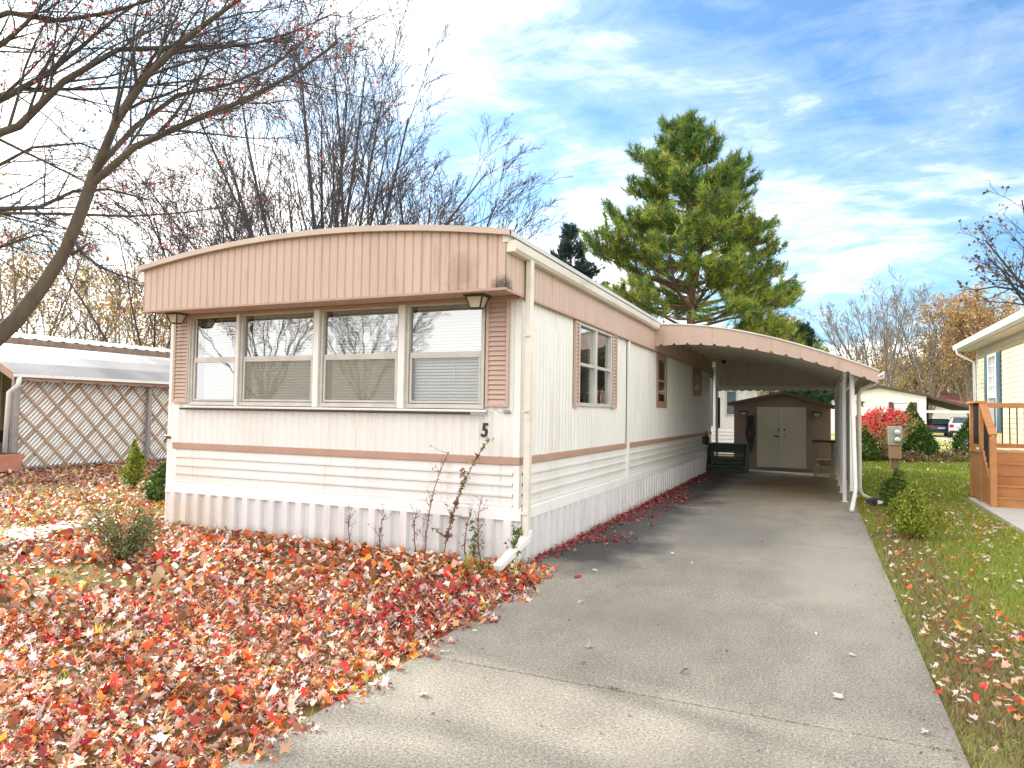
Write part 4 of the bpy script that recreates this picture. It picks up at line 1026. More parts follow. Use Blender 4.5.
# far wood
rng = np.random.default_rng(55)
N_ = 26000
ang = rng.uniform(-75, 45, N_); dist = rng.uniform(120, 170, N_)
wx = CAM[0]+dist*np.sin(np.radians(ang)); wy = CAM[1]+dist*np.cos(np.radians(ang))
hmax = 9+2.5*np.sin(ang*.35)+2*np.sin(ang*1.3+1)+1.5*np.sin(ang*3.1)
wz = hmax*rng.uniform(0, 1, N_)**.8
P_ = np.stack([wx, wy, wz], 1)
V, Fa, C = leaf_quads(P_, rng.uniform(.6, 1.6, N_), pick([(.24, .18, .12), (.32, .24, .12), (.2, .16, .13), (.38, .25, .09)], [3, 2, 3, 1.5], N_, rng), rng, .6)
o = link(arr_mesh('far_wood', V, Fa, C), 'far_wood', LEAFM); o['kind'] = 'stuff'; tag(o, 'hazy brown band of distant autumn woods behind the houses', 'woods')
# right-edge tree with a few leaves, standing behind the cream house
rng = np.random.default_rng(71); tw = [Twigs(), Twigs()]; tips = []
spec = [dict(n=(6, 8), ang=34, ratio=.5, trop=(0, 0, .1), wig=.06, t0=.2, sides=5, rr=.55, rmin=.008), dict(n=(4, 6), ang=38, ratio=.5, trop=(0, 0, .08), wig=.09, t0=.2, sides=4, rr=.6, rmin=.006), dict(n=(2, 3), ang=35, ratio=.5, trop=(0, 0, .05), wig=.1, t0=.3, sides=3, rmin=.005), dict(n=0, ang=30, ratio=.5, trop=(0, 0, 0), wig=.1, t0=.3, sides=3, rmin=.004)]
b0 = gp_(1075, 21); fk = at(1062, 330, 21)
tw[0].add(resample([b0, fk]), np.linspace(.16, .11, 6), 8)
for pts in ([(1062, 330), (1035, 300), (1010, 270), (985, 240), (966, 292)][:4], [(1062, 330), (1030, 296), (1005, 285), (975, 290)], [(1062, 330), (1040, 270), (1025, 220), (1022, 200)], [(1062, 330), (1030, 310), (1000, 268), (988, 258)], [(1062, 330), (1075, 260), (1070, 200)], [(1062, 330), (1100, 270), (1120, 220)]):
    grow(tw, tips, None, None, 1, .05, 0, spec, rng, pts=px_line(pts, 21, 20))
T = A(tips); T = T[rng.random(len(T)) < .28]
tree_obj('bare_tree', 'bare tree with a few brown leaves reaching in over the cream house roof', b0, tw, tips, (BARK, BARKD), leaf_quads(T, .10, pick([(.10, .07, .04), (.2, .15, .05), (.25, .1, .06)], [3, 2, 1], len(T), rng), rng, .8))

# --- pine
def needles(P, D, L, cols, rng, k=16, w=.02, up=.4):
    """bottle-brush tufts at P pointing along D"""
    n = len(P)
    Pk = np.repeat(P, k, 0); Dk = np.repeat(D, k, 0)
    nd = Dk*.7+rng.normal(0, .55, (n*k, 3)); nd /= np.linalg.norm(nd, axis=1)[:, None]
    st = Pk-Dk*(rng.uniform(0, 1, (n*k, 1))*L*1.0)
    s = np.cross(nd, rng.normal(size=(n*k, 3))); s /= np.linalg.norm(s, axis=1)[:, None]
    Lk = L*rng.uniform(.7, 1.2, (n*k, 1))
    V = np.stack([st-s*w, st+s*w, st+nd*Lk], 1).reshape(-1, 3)
    return V, np.arange(n*k*3).reshape(-1, 3), np.repeat(np.repeat(cols, k, 0)*rng.uniform(.75, 1.25, (n*k, 1)), 3, 0)
def pine(name, label, base, H, halfw, seed, z0=3., L=.32, k=20, nwh=None, cols=None, group=None, dens=1.15, top_taper=None, w=.013):
    rng = np.random.default_rng(seed); tw = [Twigs(), Twigs()]
    b = A([base[0], base[1], 0.]); tp, td = [], []
    tr = [b+A([0, 0, -.2]), b+A([.12, 0, H*.35]), b+A([.05, .1, H*.62]), b+A([-.25, 0, H*.98])]
    tw[0].add(resample(tr), np.linspace(.02*H, .03, 6), 10)
    if H > 10: tw[0].add(resample([b+A([.1, .0, H*.45]), b+A([.45, .1, H*.58]), b+A([.7, .2, H*.75]), b+A([.8, .1, H*.95])]), np.linspace(.15, .03, 6), 8)
    z = z0; pcount = 0
    while z < H*.985:
        f = z/H; R_ = halfw(z); nb_ = rng.integers(5, 8) if H > 10 else 6
        a0 = rng.uniform(0, 6.28)
        for q in range(nb_):
            if rng.random() < (.0 if H > 10 else .10): continue
            zq = z; z = z0+(H*.985-z0)*np.clip((zq-z0)/(H*.985-z0)+rng.normal(0, .035), 0, 1) if H > 10 else z; pcount += 1; a = (pcount*2.39996 if H > 10 else a0+2*math.pi*q/nb_)+rng.normal(0, .25); R_ = halfw(z); Lb = R_*rng.uniform(.72, 1.08)
            c0 = resample(tr, 12); cen = A([np.interp(z, c0[:, 2], c0[:, 0]), np.interp(z, c0[:, 2], c0[:, 1]), z])
            rise = .18+.75*f**2
            d = norm(A([math.cos(a), math.sin(a), rise*rng.uniform(.5, 1.2)-.12]))
            P = [cen]; dd = d
            for s_ in range(5): dd = norm(dd+rng.normal(0, .07, 3)+A([0, 0, .05])); P.append(P[-1]+dd*Lb/5)
            P = A(P); tw[0].add(P, np.linspace(max(.055*Lb/3, .02), .012, 6), 5)
            ns = max(4, int(Lb*4.2*dens))
            for s_ in range(ns):
                t = .42+.58*(s_+rng.random())/ns; x = t*5; i = min(int(x), 4); o_ = P[i]+(P[i+1]-P[i])*(x-i); ax = norm(P[i+1]-P[i])
                side = norm(np.cross(ax, A([0, 0, 1.])))*rng.choice([-1, 1])
                sd = norm(ax*.6+side*rng.uniform(.5, 1.)+A([0, 0, rng.uniform(.0, .6)])); sl_ = Lb*.28*rng.uniform(.6, 1.2)*(1.15-t*.6)+.15
                Q = A([o_+sd*sl_*j/5+A([0, 0, .10*sl_*(j/5)**2]) for j in range(6)])
                tw[1].add(Q, np.linspace(.02, .008, 6), 3)
                for j in (2, 3, 4, 5):
                    if j > 1 and rng.random() < .8: tp.append(Q[j]+rng.normal(0, .05, 3)); td.append(norm(sd+A([0, 0, .5])+rng.normal(0, .2, 3)))
                for _ in range(2): tp.append(Q[5]+rng.normal(0, .12, 3)); td.append(norm(sd+A([0, 0, .6])+rng.normal(0, .35, 3)))
            tp.append(P[-1]); td.append(dd); z = zq
        z += (.52 if H > 10 else .3)*rng.uniform(.8, 1.2)
    P, D = A(tp), A(td); n = len(P)
    hz = np.clip(P[:, 2]/H, 0, 1)
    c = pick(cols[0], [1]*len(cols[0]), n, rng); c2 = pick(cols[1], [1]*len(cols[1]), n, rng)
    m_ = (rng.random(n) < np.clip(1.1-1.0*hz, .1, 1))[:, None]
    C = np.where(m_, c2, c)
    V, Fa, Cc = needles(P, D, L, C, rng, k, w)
    t = thing(name, label, 'tree', b, group)
    link(tw[0].mesh('trunk', b), 'trunk', BARKP if H > 10 else BARKD, t)
    if tw[1].P: link(tw[1].mesh('branches', b), 'branches', BARKD, t)
    link(arr_mesh('needles', V-b, Fa, Cc), 'needles', NEEDLE, t)
    return t
GREEN = ([(.07, .15, .045), (.10, .20, .05), (.15, .23, .04)], [(.29, .34, .05), (.36, .38, .06), (.22, .29, .05)])  # second list puts sunlit yellow green into the needles, mostly low in the crown
hw = lambda z: float(np.interp(z, [2.5, 4, 6, 8, 10, 11.6, 12.8, 13.8, 14.4], [5.6, 5.5, 5.0, 4.3, 3.5, 2.8, 2.1, 1.4, .5]))
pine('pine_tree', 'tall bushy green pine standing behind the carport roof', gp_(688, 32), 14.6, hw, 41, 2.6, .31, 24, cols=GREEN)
hs = lambda z: float(np.interp(z, [0, 11.5], [3.2, .1]))
pine('spruce_tree', 'small dark blue green spruce top behind the roof left of the big pine', gp_(571, 46), 14.0, lambda z: float(np.interp(z, [0, 10, 14.0], [4.6, 2.0, .15])), 42, 3.5, .28, 12, cols=([(.03, .06, .055), (.04, .08, .07)], [(.04, .08, .06)]), w=.03)
pine('young_pine', 'small dark pine top just over the right end of the carport roof', gp_(806, 40), 6.4, lambda z: float(np.interp(z, [0, 6.4], [2.2, .25])), 43, 2., .3, 14, cols=([(.02, .06, .035), (.03, .08, .04)], [(.03, .09, .04)]), w=.022)

# trees across the lane behind the camera, reflected in the front windows
fan_tree('bare_tree', 'bare tree across the lane that shows only as a reflection in the front windows', A([-29.5, -38, 0]), 12, 5.5, 61, 9, rs=.10, levels=5)
bt = fan_tree('autumn_tree', 'leafy tree across the lane that shows only as a reflection in the left window panes', A([-32., -30, 0]), 12, 5.5, 62, 8, levels=5, leafn=2500, lcols=YB_, lsize=.15, rs=.10)
acr = thing('house', 'pale house across the lane that shows only as a reflection in the windows', 'house', (-3, -44, 0))
MB().box(-12, 2, -50, -44, 0, 3).build('wall', YELLOWS, acr); MB().prism([(-51, 2.9), (-47, 4.4), (-43.3, 2.9), (-43.3, 3.05), (-47, 4.6), (-51, 3.05)], 'x', -12.5, 2.5).build('roof', SHEDROOF, acr)

# ================================================================== SHRUBS AND PLANTS
def shrub(name, label, base, shape, n, size, cols, w, rng, mat=LEAFM, stems=8, H=1., core=None, cat='shrub', group=None, aspect=.5, ps='foliage'):
    """shape(rng,n)-> local points"""
    b = A([base[0], base[1], 0.])
    t = thing(name, label, cat, b, group)
    P = shape(rng, n)
    V, Fa, C = leaf_quads(P, size*rng.uniform(.6, 1.3, len(P)), pick(cols, w, len(P), rng), rng, aspect)
    link(arr_mesh(ps, V, Fa, C), ps, mat, t)
    if stems:
        tw = Twigs()
        for k in range(stems):
            q = P[rng.integers(len(P))]; tw.add(resample([(rng.normal(0, .04), rng.normal(0, .04), -.03), (q[0]*.45, q[1]*.45, q[2]*.6), q]), np.linspace(.012*H, .004, 6), 4)
        link(tw.mesh('stems', A([0, 0, 0])), 'stems', BARK, t)
    return t
def cone_shape(R_, H, bulge=1., low=.03, shell=.55, lump=.2):
    def f(rng, n):
        a = rng.uniform(0, 6.283, n); z = rng.uniform(0, 1, n)**1.15
        prof = np.where(z < .25, .78+.22*np.sin(z/.25*1.57), ((1-z)/.75)**.8*bulge)
        lm = 1+lump*np.sin(a*3+z*9+R_*7)+lump*.8*np.sin(a*7-z*17)
        r = R_*prof*lm*np.sqrt(rng.uniform(shell, 1.05, n))*np.where(rng.random(n) < .10, rng.uniform(1., 1.4, n), 1.)*(1+lump*.7*np.sin(a*13+z*31))
        z = np.clip(z+rng.normal(0, .02, n), 0, 1.06)
        return np.stack([r*np.cos(a), r*np.sin(a), low+z*H], 1)
    return f
def flame_shape(R_, H, sprays=9, seed=0):
    q = np.random.default_rng(seed); T = []
    for k in range(sprays):
        a = q.uniform(0, 6.28); o = R_*q.uniform(.15, 1.0) if k else 0.
        T.append((math.cos(a)*o, math.sin(a)*o, H*(1.-.62*(o/R_)**1.2)*q.uniform(.85, 1.05)))
    T = A(T)
    def f(rng, n):
        k = rng.choice(len(T), n, p=T[:, 2]/T[:, 2].sum()); t = rng.uniform(.04, 1, n)**.8
        c = T[k]*np.stack([t**.6, t**.6, t], 1)
        w_ = R_*.42*np.sin(np.pi*np.clip(t*.80+.18, 0, 1))**.8*np.sqrt(rng.uniform(.1, 1.1, n)); a = rng.uniform(0, 6.283, n)
        return c+np.stack([np.cos(a)*w_, np.sin(a)*w_, rng.normal(0, .015, n)+.03], 1)
    return f
def ell_shape(rx, ry, H, lump=.2, shell=.2):
    def f(rng, n):
        d = rng.normal(size=(n, 3)); d /= np.linalg.norm(d, axis=1)[:, None]; d[:, 2] = np.abs(d[:, 2])
        a = np.arctan2(d[:, 1], d[:, 0]); lm = 1+lump*np.sin(a*4+d[:, 2]*6)+lump*np.sin(a*9+2)*.5
        r = rng.uniform(shell, 1, n)**.5*lm
        return np.stack([d[:, 0]*rx*r, d[:, 1]*ry*r, .03+d[:, 2]*H*r], 1)
    return f
rng = np.random.default_rng(91)
ARB = [(.15, .23, .04), (.29, .34, .05), (.44, .43, .06), (.10, .15, .035)]
p = gnd(133, 487); shrub('arborvitae', 'small yellow green arborvitae on the lawn before the lattice screen', p, flame_shape(.25, .88, 11, 4), 4200, .05, ARB, [3, 4, 3, 2], rng, H=1.5)
p = gnd(170, 500); shrub('arborvitae', 'dark green shrub peeking out behind the left corner of the mobile home', p, cone_shape(.33, .62, 1.1), 2600, .08, [(.06, .12, .025), (.10, .17, .03)], [1, 1], rng)
p = gnd(897, 514); shrub('arborvitae', 'darker narrower arborvitae right behind the yellow green one beside the driveway', p, flame_shape(.27, .74, 12, 2), 4600, .045, [(.08, .13, .03), (.13, .19, .04), (.20, .26, .05)], [3, 3, 1], rng)
p = gnd(917, 538); shrub('arborvitae', 'bright yellow green arborvitae beside the driveway in the right lawn', p, flame_shape(.36, .76, 17, 3), 7600, .042, [(.26, .34, .045), (.42, .45, .07), (.17, .24, .04), (.34, .22, .08)], [4, 4, 2, 1], rng)
# straggly shrub at left
def strag(rng, n):
    m = 46; st = []
    for k in range(m):
        a = rng.uniform(0, 6.28); l = rng.uniform(.2, .5); e = A([math.cos(a)*l*.75, math.sin(a)*l*.75, rng.uniform(.18, .52)])
        t = rng.uniform(.2, 1, n//m)[:, None]; st.append(e*t*A([1, 1, 1.])+rng.normal(0, .028, (n//m, 3)))
    P = np.concatenate(st); P[:, 2] = np.abs(P[:, 2])+.02; return P
shrub('shrub', 'straggly grey green shrub standing in the fallen leaves left of the home', gnd(122, 560), strag, 3600, .032, [(.18, .2, .08), (.26, .26, .12), (.12, .15, .06), (.36, .29, .16)], [4, 3, 3, 1], rng, stems=36, H=.7)
for px, dx in ((916, 1.02), (981, 1.0)):
    p = gnd(px, 460)
    shrub('yew_bush', 'rounded cone of dense dark green yew behind the meter post' if px < 930 else 'larger dense dark green yew bush behind the wooden deck', p, cone_shape((.66) if px < 930 else .92, 1.62 if px < 930 else 1.9, 1.0, .05, .75, .06), 9000, .10, [(.045, .11, .018), (.075, .16, .028), (.12, .21, .04)], [3, 3, 1.5], rng, H=3)
p = gp_(885, 52)
shrub('burning_bush', 'wide bright red burning bush before the white gabled house', p, ell_shape(2.2, 1.4, 2.0, .12, .3), 9000, .20, [(.62, .05, .07), (.7, .10, .10), (.5, .08, .06), (.45, .2, .16)], [4, 4, 2, 1], rng, H=3, stems=14)
def fanb(rng, n):
    m = 60; st = []
    for k in range(m):
        a = rng.uniform(0, 6.28); l = rng.uniform(.9, 1.7); e = A([math.cos(a)*l*.75, math.sin(a)*l*.5, l*rng.uniform(.8, 1.1)])
        t = rng.uniform(.25, 1, n//m)[:, None]; st.append(e*t+rng.normal(0, .05, (n//m, 3)))
    P = np.concatenate(st); P[:, 2] = np.abs(P[:, 2]); return P
shrub('shrub', 'pale beige twiggy shrub at the far edge of the right lawn', gnd(880, 461), fanb, 3000, .08, [(.50, .36, .18), (.42, .28, .14), (.45, .38, .12)], [3, 2, 2], rng, stems=60, H=1.3)
shrub('arborvitae', 'tiny green shrub beside the pale beige twiggy one', gnd(865, 461), cone_shape(.42, 1.15, 1.1), 1800, .11, [(.06, .13, .02), (.10, .18, .03)], [1, 1], rng)
shrub('arborvitae', 'tall dark cone behind the right side of the red bush', gp_(911, 55), cone_shape(.75, 2.5, 1.), 3000, .2, [(.09, .11, .04), (.14, .15, .05)], [1, 1], rng)
shrub('arborvitae', 'dark green bush against the white wall left of the red bush', gp_(859, 54), cone_shape(.5, 1.7, 1.1), 1500, .2, [(.04, .09, .02), (.06, .12, .03)], [1, 1], rng)
for i, (px, r_, lb) in enumerate(((928, 1.2, 'low brown dried plants between the two yew bushes'), (942, .9, 'low tan dried plants just left of the larger yew'), (900, .9, 'dried brown plants at the foot of the meter post yew'))):
    shrub('dried_plant', lb, gnd(px, 461), ell_shape(r_, .4, .34, .3, .2), 1000, .12, [(.36, .26, .15), (.28, .19, .11), (.42, .34, .16), (.14, .18, .05)], [3, 3, 2, 1], rng, cat='plant', stems=10)
shrub('planter_plant', 'small green sprig growing in the terracotta trough', A([-14.2, 2.9, 0]), lambda r, n: ell_shape(.25, .2, .3)(r, n)+A([0, 0, .4]), 220, .07, [(.08, .14, .03)], [1], rng, cat='plant', stems=0)
# tall weeds against the skirting
WD = [(425, 556, 449, 452, 'tall leafless brown weed stalk left of the tallest weed', 0),
      (443, 558, 490, 438, 'tallest weed with yellow green leaves near its bending tip', 1),
      (417, 556, 417, 512, 'short reddish seed head weed left of the tall brown stalk', 0),
      (466, 558, 471, 514, 'short thin weed with curled leaves right of the tallest weed', 0),
      (481, 560, 482, 498, 'short straight dark weed nearest the corner downspout', 0),
      (475, 560, 477, 533, 'little bright green weed at the skirting near the corner', 2),
      (512, 566, 521, 530, 'green sprig leaning against the corner downspout', 2),
      (381, 556, 385, 515, 'wispy dry weed leaning on the skirting left of the tall stalks', 0),
      (352, 548, 350, 515, 'wispy dry weed at the middle of the front skirting', 0)]
for i, (xb, yb, xt, yt, lb, kind) in enumerate(WD):
    rr = np.random.default_rng(200+i)
    p0 = onY(xb, yb, -.14); p0[2] = -.02; p1 = onY(xt, yt, -.10)
    if xb == 512: p0 = A([.0, -.2, -.02]); p1 = onX(521, 528, .12)
    t = thing('weed', lb, 'weed', p0, 'weeds along the front skirting'); Hh = p1[2]
    mid = (p0+p1)/2+A([-.04*Hh, -.03, .08*Hh])
    C0 = resample([p0, p0*.6+mid*.4+A([-.02, 0, .02]), mid, p1*.8+mid*.2+A([-.02, 0, .03]), p1], 6)
    tw = Twigs(); tw.add(C0, np.linspace(.0075, .003, 6), 5)
    nl = int(26+70*Hh); tt = rr.uniform(.12, 1, nl); x = tt*5; ii = np.minimum(x.astype(int), 4)
    B = C0[ii]+(C0[ii+1]-C0[ii])*(x-ii)[:, None]
    for k in range(int(6+8*Hh)):
        q = B[rr.integers(nl)]; e = q+A([rr.normal(0, .07), rr.normal(0, .04), rr.uniform(.03, .12)]); tw.add(resample([q, q*.5+e*.5+A([0, 0, -.01]), e]), np.linspace(.003, .0018, 6), 3)
        B = np.concatenate([B, [e, e, (q+e)/2]]); tt = np.concatenate([tt, [.5, .5, .5]])
    link(tw.mesh('stem', p0), 'stem', STEMB, t)
    cc = {0: [(.22, .10, .08), (.30, .15, .11), (.14, .07, .05)], 1: [(.34, .30, .07), (.28, .25, .06), (.22, .2, .07)], 2: [(.12, .20, .04), (.2, .26, .06)]}[kind]
    cl = pick(cc, [1]*len(cc), len(B), rr)
    if kind == 1: cl = np.where((tt < .55)[:, None], pick([(.22, .12, .09), (.3, .17, .1)], [1, 1], len(B), rr), cl)
    V, Fa, C = leaf_quads(B+rr.normal(0, .012, B.shape), (.024 if kind == 0 else .055)*rr.uniform(.6, 1.5, len(B)), cl, rr, .35)
    link(arr_mesh('leaves', V-p0, Fa, C), 'leaves', LEAFM, t)

# ================================================================== FALLEN LEAVES
STAR = []
_ang = [90, 62, 38, 10, -18, -52, -90, -128, -162, 170, 142, 118]; _rad = [1., .42, .86, .42, .72, .40, .30, .40, .72, .42, .86, .42]
for a, r_ in zip(_ang, _rad): STAR.append((r_*math.cos(math.radians(a)), r_*math.sin(math.radians(a))))
STAR = A(STAR)
def litter(X, Y, Z, size, cols, rng, tilt=.35, simple=False):
    n = len(X); T = STAR if not simple else STAR[[0, 2, 4, 6, 8, 10]]
    m = len(T)
    a = rng.uniform(0, 6.283, n); ca, sa = np.cos(a)[:, None], np.sin(a)[:, None]
    asp = rng.uniform(.55, 1., n)[:, None]
    lx, ly = T[None, :, 0]*asp, T[None, :, 1]
    curl = rng.normal(.25, .35, n)[:, None]; rr = T[None, :, 0]**2+T[None, :, 1]**2
    fold = rng.normal(0, .35, n)[:, None]
    lz = curl*rr*.5+fold*np.abs(T[None, :, 0])+rng.normal(0, .10, (n, m))
    px, py = lx*ca-ly*sa, lx*sa+ly*ca
    L = np.stack([px, py, lz], 2)
    L = np.concatenate([np.zeros((n, 1, 3)), L], 1)*size[:, None, None]
    # tilt
    tx, ty = rng.normal(0, tilt, n)[:, None], rng.normal(0, tilt, n)[:, None]
    L[:, :, 2] += L[:, :, 0]*tx+L[:, :, 1]*ty
    L[:, :, 2] -= np.minimum(L[:, :, 2].min(1), 0)[:, None]*.6
    L += np.stack([X, Y, Z], 1)[:, None]
    b = (np.arange(n)*(m+1))[:, None, None]
    tri = np.stack([np.zeros(m, int), np.arange(m)+1, (np.arange(m)+1) % m+1], 1)[None]
    return L.reshape(-1, 3), (b+tri).reshape(-1, 3), np.repeat(cols, m+1, 0)
LC = [(.78, .63, .56), (.64, .44, .33), (.52, .27, .15), (.28, .10, .05), (.74, .24, .05), (.68, .13, .03), (.66, .045, .03), (.30, .045, .04), (.70, .45, .07), (.70, .50, .32)]
LW = [2.7, 2.1, 1.9, 2.4, 1.7, 2.0, 1.4, 1.3, .35, 1.1]
def inview(X, Y, mx=160, my=120):
    u, v, d = proj(np.stack([X, Y, np.zeros_like(X)], 1)); return (d > .5) & (u > -mx) & (u < 1024+mx) & (v < 768+my)
rng = np.random.default_rng(101)
GREENP_ = [(-3.2, -2.35, .75, .35), (-5.2, -2.6, .9, .4), (-2.2, -3.15, .18, .12), (-1.7, -3.2, .12, .1), (-1.1, -3.9, .15, .1), (-7.6, 2.3, 1.2, .35), (-10., 1.6, 2., .4), (-2.9, -3.3, .2, .12), (-5.5, .6, 1.5, .3), (-1.45, -3.65, .12, .09)]
def keep_left(X, Y, rng):
    k = np.ones(len(X))
    for cx, cy, rx, ry in GREENP_:
        k *= 1-.86*np.exp(-(((X-cx)/rx)**2+((Y-cy)/ry)**2)**1.5)
    k *= np.where((X > -5.05) & (Y > -.06), 0, 1)
    # driveway edge, ragged
    k *= np.where(X < .50+.10*np.sin(Y*9)+.07*np.sin(Y*23+1)+rng.normal(0, .06, len(X)), 1, 0)
    return k
parts = []
def scatter(n, x0, x1, y0, y1, keep, cond=None):
    X = rng.uniform(x0, x1, n); Y = rng.uniform(y0, y1, n)
    m = (rng.random(n) < keep(X, Y, rng)) & inview(X, Y)
    if cond is not None: m &= cond(X, Y)
    return X[m], Y[m]
D = lambda X, Y: np.hypot(X-CAM[0], Y-CAM[1])
# near
X, Y = scatter(92000, -7, .62, -5.9, 0, keep_left, lambda X, Y: D(X, Y) < 6.2)
c = pick(LC, LW, len(X), rng, .28)
near_home = (Y > -.9) & (rng.random(len(X)) < .7); c[near_home] = pick([(.34, .14, .06), (.56, .20, .07), (.20, .08, .05), (.50, .09, .05)], [3, 3, 3, 1.5], near_home.sum(), rng)
redc = (X > -.4) & (Y > -2.6) & (rng.random(len(X)) < .35); c[redc] = pick([(.42, .03, .04), (.30, .03, .035), (.55, .38, .34)], [2, 2, 2], redc.sum(), rng)
parts.append(litter(X, Y, rng.uniform(-.028, .025, len(X)), np.clip(rng.lognormal(-3.76, .44, len(X)), .009, .056), c, rng, .5))
# mid / far left
X, Y = scatter(85000, -15, .5, -5, 7.5, keep_left, lambda X, Y: (D(X, Y) >= 6.2) & (X > -14.2))
m = (rng.random(len(X)) < np.clip(1.25-D(X, Y)/26, .3, 1)); X, Y = X[m], Y[m]
c = pick(LC, LW, len(X), rng, .2)
lo = (X < -5) & (rng.random(len(X)) < .22); c[lo] = pick([(.55, .48, .14), (.45, .40, .10)], [1, 1], lo.sum(), rng)
pr_ = (X < -9.5) & (rng.random(len(X)) < .6); c[pr_] = pick([(.36, .17, .14), (.50, .32, .27), (.24, .09, .08)], [2, 2, 2], pr_.sum(), rng)
parts.append(litter(X, Y, rng.uniform(-.028, .02, len(X)), rng.uniform(.024, .052, len(X)), c, rng, .5, simple=True))
# drift of red leaves along the skirting on the driveway
n = 1300
Y = rng.uniform(-.2, 13., n)**1.; X = .06+np.abs(rng.normal(0, .10, n))
cl = [(.42, 1.55, .16, .25), (.45, 5.3, .22, .7), (.35, 6.3, .25, .6), (.3, 10., .2, .8), (.35, 3.4, .2, .5)]
for cx, cy, sx, sy in cl:
    k = 110; X = np.concatenate([X, np.maximum(.06, rng.normal(cx, sx*.8, k))]); Y = np.concatenate([Y, rng.normal(cy, sy*.8, k)])
m = rng.random(len(X)) < np.where(X > .9, .2, 1); X, Y = X[m], Y[m]
parts.append(litter(X, Y, rng.uniform(.002, .03, len(X)), rng.uniform(.02, .042, len(X)), pick([(.36, .035, .04), (.24, .03, .03), (.45, .10, .08), (.50, .34, .30)], [4, 3, 2, 1], len(X), rng), rng))
V, Fa, C = merge(parts)
o = link(arr_mesh('fallen_leaves', V, Fa, C), 'fallen_leaves', LITTER); tag(o, 'thick carpet of red orange and tan fallen leaves before the home', 'fallen leaves', None, 'stuff')
# right lawn leaves
def keep_right(X, Y, rng):
    k = .045+.9*np.exp(-((X-3.95)/.55)**2)*np.exp(-((Y+1.9)/1.0)**2)+.75*np.exp(-((X-4.1)/.7)**2)*np.exp(-((Y+.7)/.5)**2)+.28*np.exp(-((X-3.5)/.3)**2)*np.where(Y < 6, 1, .3)+.5*np.exp(-((X-4.7)/.5)**2-((Y-5.5)/1.6)**2)+.12*np.exp(-((Y-2)/5)**2)
    k *= np.where((X > 5.18) & (Y < 9.2), 0, 1)*np.where(X > 3.36+rng.normal(0, .05, len(X)), 1, 0)
    return k
X, Y = scatter(6500, 3.25, 5.4, -4.5, 8.5, keep_right)
X2, Y2 = scatter(4200, 3.3, 11, 8.5, 24, lambda X, Y, r: .17+0*X)
p1 = litter(X, Y, rng.uniform(-.01, .05, len(X)), rng.uniform(.02, .045, len(X)), pick(LC, [3.6, 2, 1.2, .9, 1.3, 1.2, 1.0, .4, .5, 2], len(X), rng, .15), rng)
p2 = litter(X2, Y2, rng.uniform(0, .05, len(X2)), rng.uniform(.02, .045, len(X2)), pick(LC, [4, 2, 1, .4, .8, .6, .4, .2, 1.5, 2], len(X2), rng, .15), rng, simple=True)
kx = 420; Xc = np.concatenate([3.3-np.abs(rng.normal(0, .10, kx//2)), .62+np.abs(rng.normal(0, .25, kx//4)), rng.uniform(.7, 3.2, kx//4)]); Yc = rng.uniform(-4.4, 9, len(Xc))
p3 = litter(Xc, Yc, np.full(len(Xc), .004), rng.uniform(.004, .014, len(Xc)), pick([(.3, .19, .11), (.16, .09, .05), (.5, .4, .3)], [2, 2, 1], len(Xc), rng), rng, .2, simple=True)
V, Fa, C = merge([p1, p2, p3])
o = link(arr_mesh('fallen_leaves', V, Fa, C), 'fallen_leaves', LITTER); tag(o, 'pale and red fallen leaves scattered over the green lawn right of the driveway', 'fallen leaves', None, 'stuff')
# single leaves on the driveway
TANL, WHL, REDL_, BRL = (.50, .36, .27), (.70, .60, .53), (.42, .03, .035), (.22, .11, .07)
SL = [(590, 648, TANL, .05, 'pale tan leaf near the left edge of the driveway by the leaf carpet'), (583, 664, REDL_, .03, 'small red leaf close to the leaf carpet on the sunlit strip'),
      (686, 674, BRL, .04, 'curled brown leaf in the middle of the driveway'), (614, 689, TANL, .045, 'curled tan leaf lying on the driveway joint'),
      (840, 699, WHL, .055, 'whitish curled leaf on the driveway near the bottom right'), (852, 657, WHL, .04, 'flat whitish leaf near the right driveway edge above the curled whitish one'),
      (817, 635, WHL, .03, 'small pale leaf in the shaded right half of the driveway'), (741, 563, TANL, .045, 'tan leaf alone in the centre of the driveway below the carport'),
      (692, 564, TANL, .04, 'tan leaf left of the lone centre leaf on the driveway'), (673, 555, WHL, .045, 'pale leaf on the dark damp part of the driveway'),
      (764, 542, (.45, .2, .16), .05, 'reddish leaf on the driveway in front of the carport roof'), (578, 578, REDL_, .06, 'red leaf at the edge of the damp band near the home corner'),
      (580, 603, TANL, .04, 'dry tan leaf left of the shaded driveway joint'), (926, 735, WHL, .05, 'pale leaf close to the lower right driveway edge'),
      (424, 696, WHL, .05, 'white leaf lying on the sunlit concrete at lower left'), (594, 571, WHL, .045, 'whitish leaf beside the red leaf near the home corner'), (644, 568, TANL, .035, 'small tan leaf between the damp band and the centre leaves')]
for i, (px, py, c, s, lb) in enumerate(SL):
    p = gnd(px, py); rr = np.random.default_rng(400+i)
    V, Fa, C = litter(A([0.]), A([0.]), A([.006]), A([s]), A([c]), rr, .25)
    o = link(arr_mesh('fallen_leaf', V, Fa, C), 'fallen_leaf', LITTER); o.location = [float(q) for q in p]
    tag(o, lb, 'leaf', 'single leaves on the driveway')

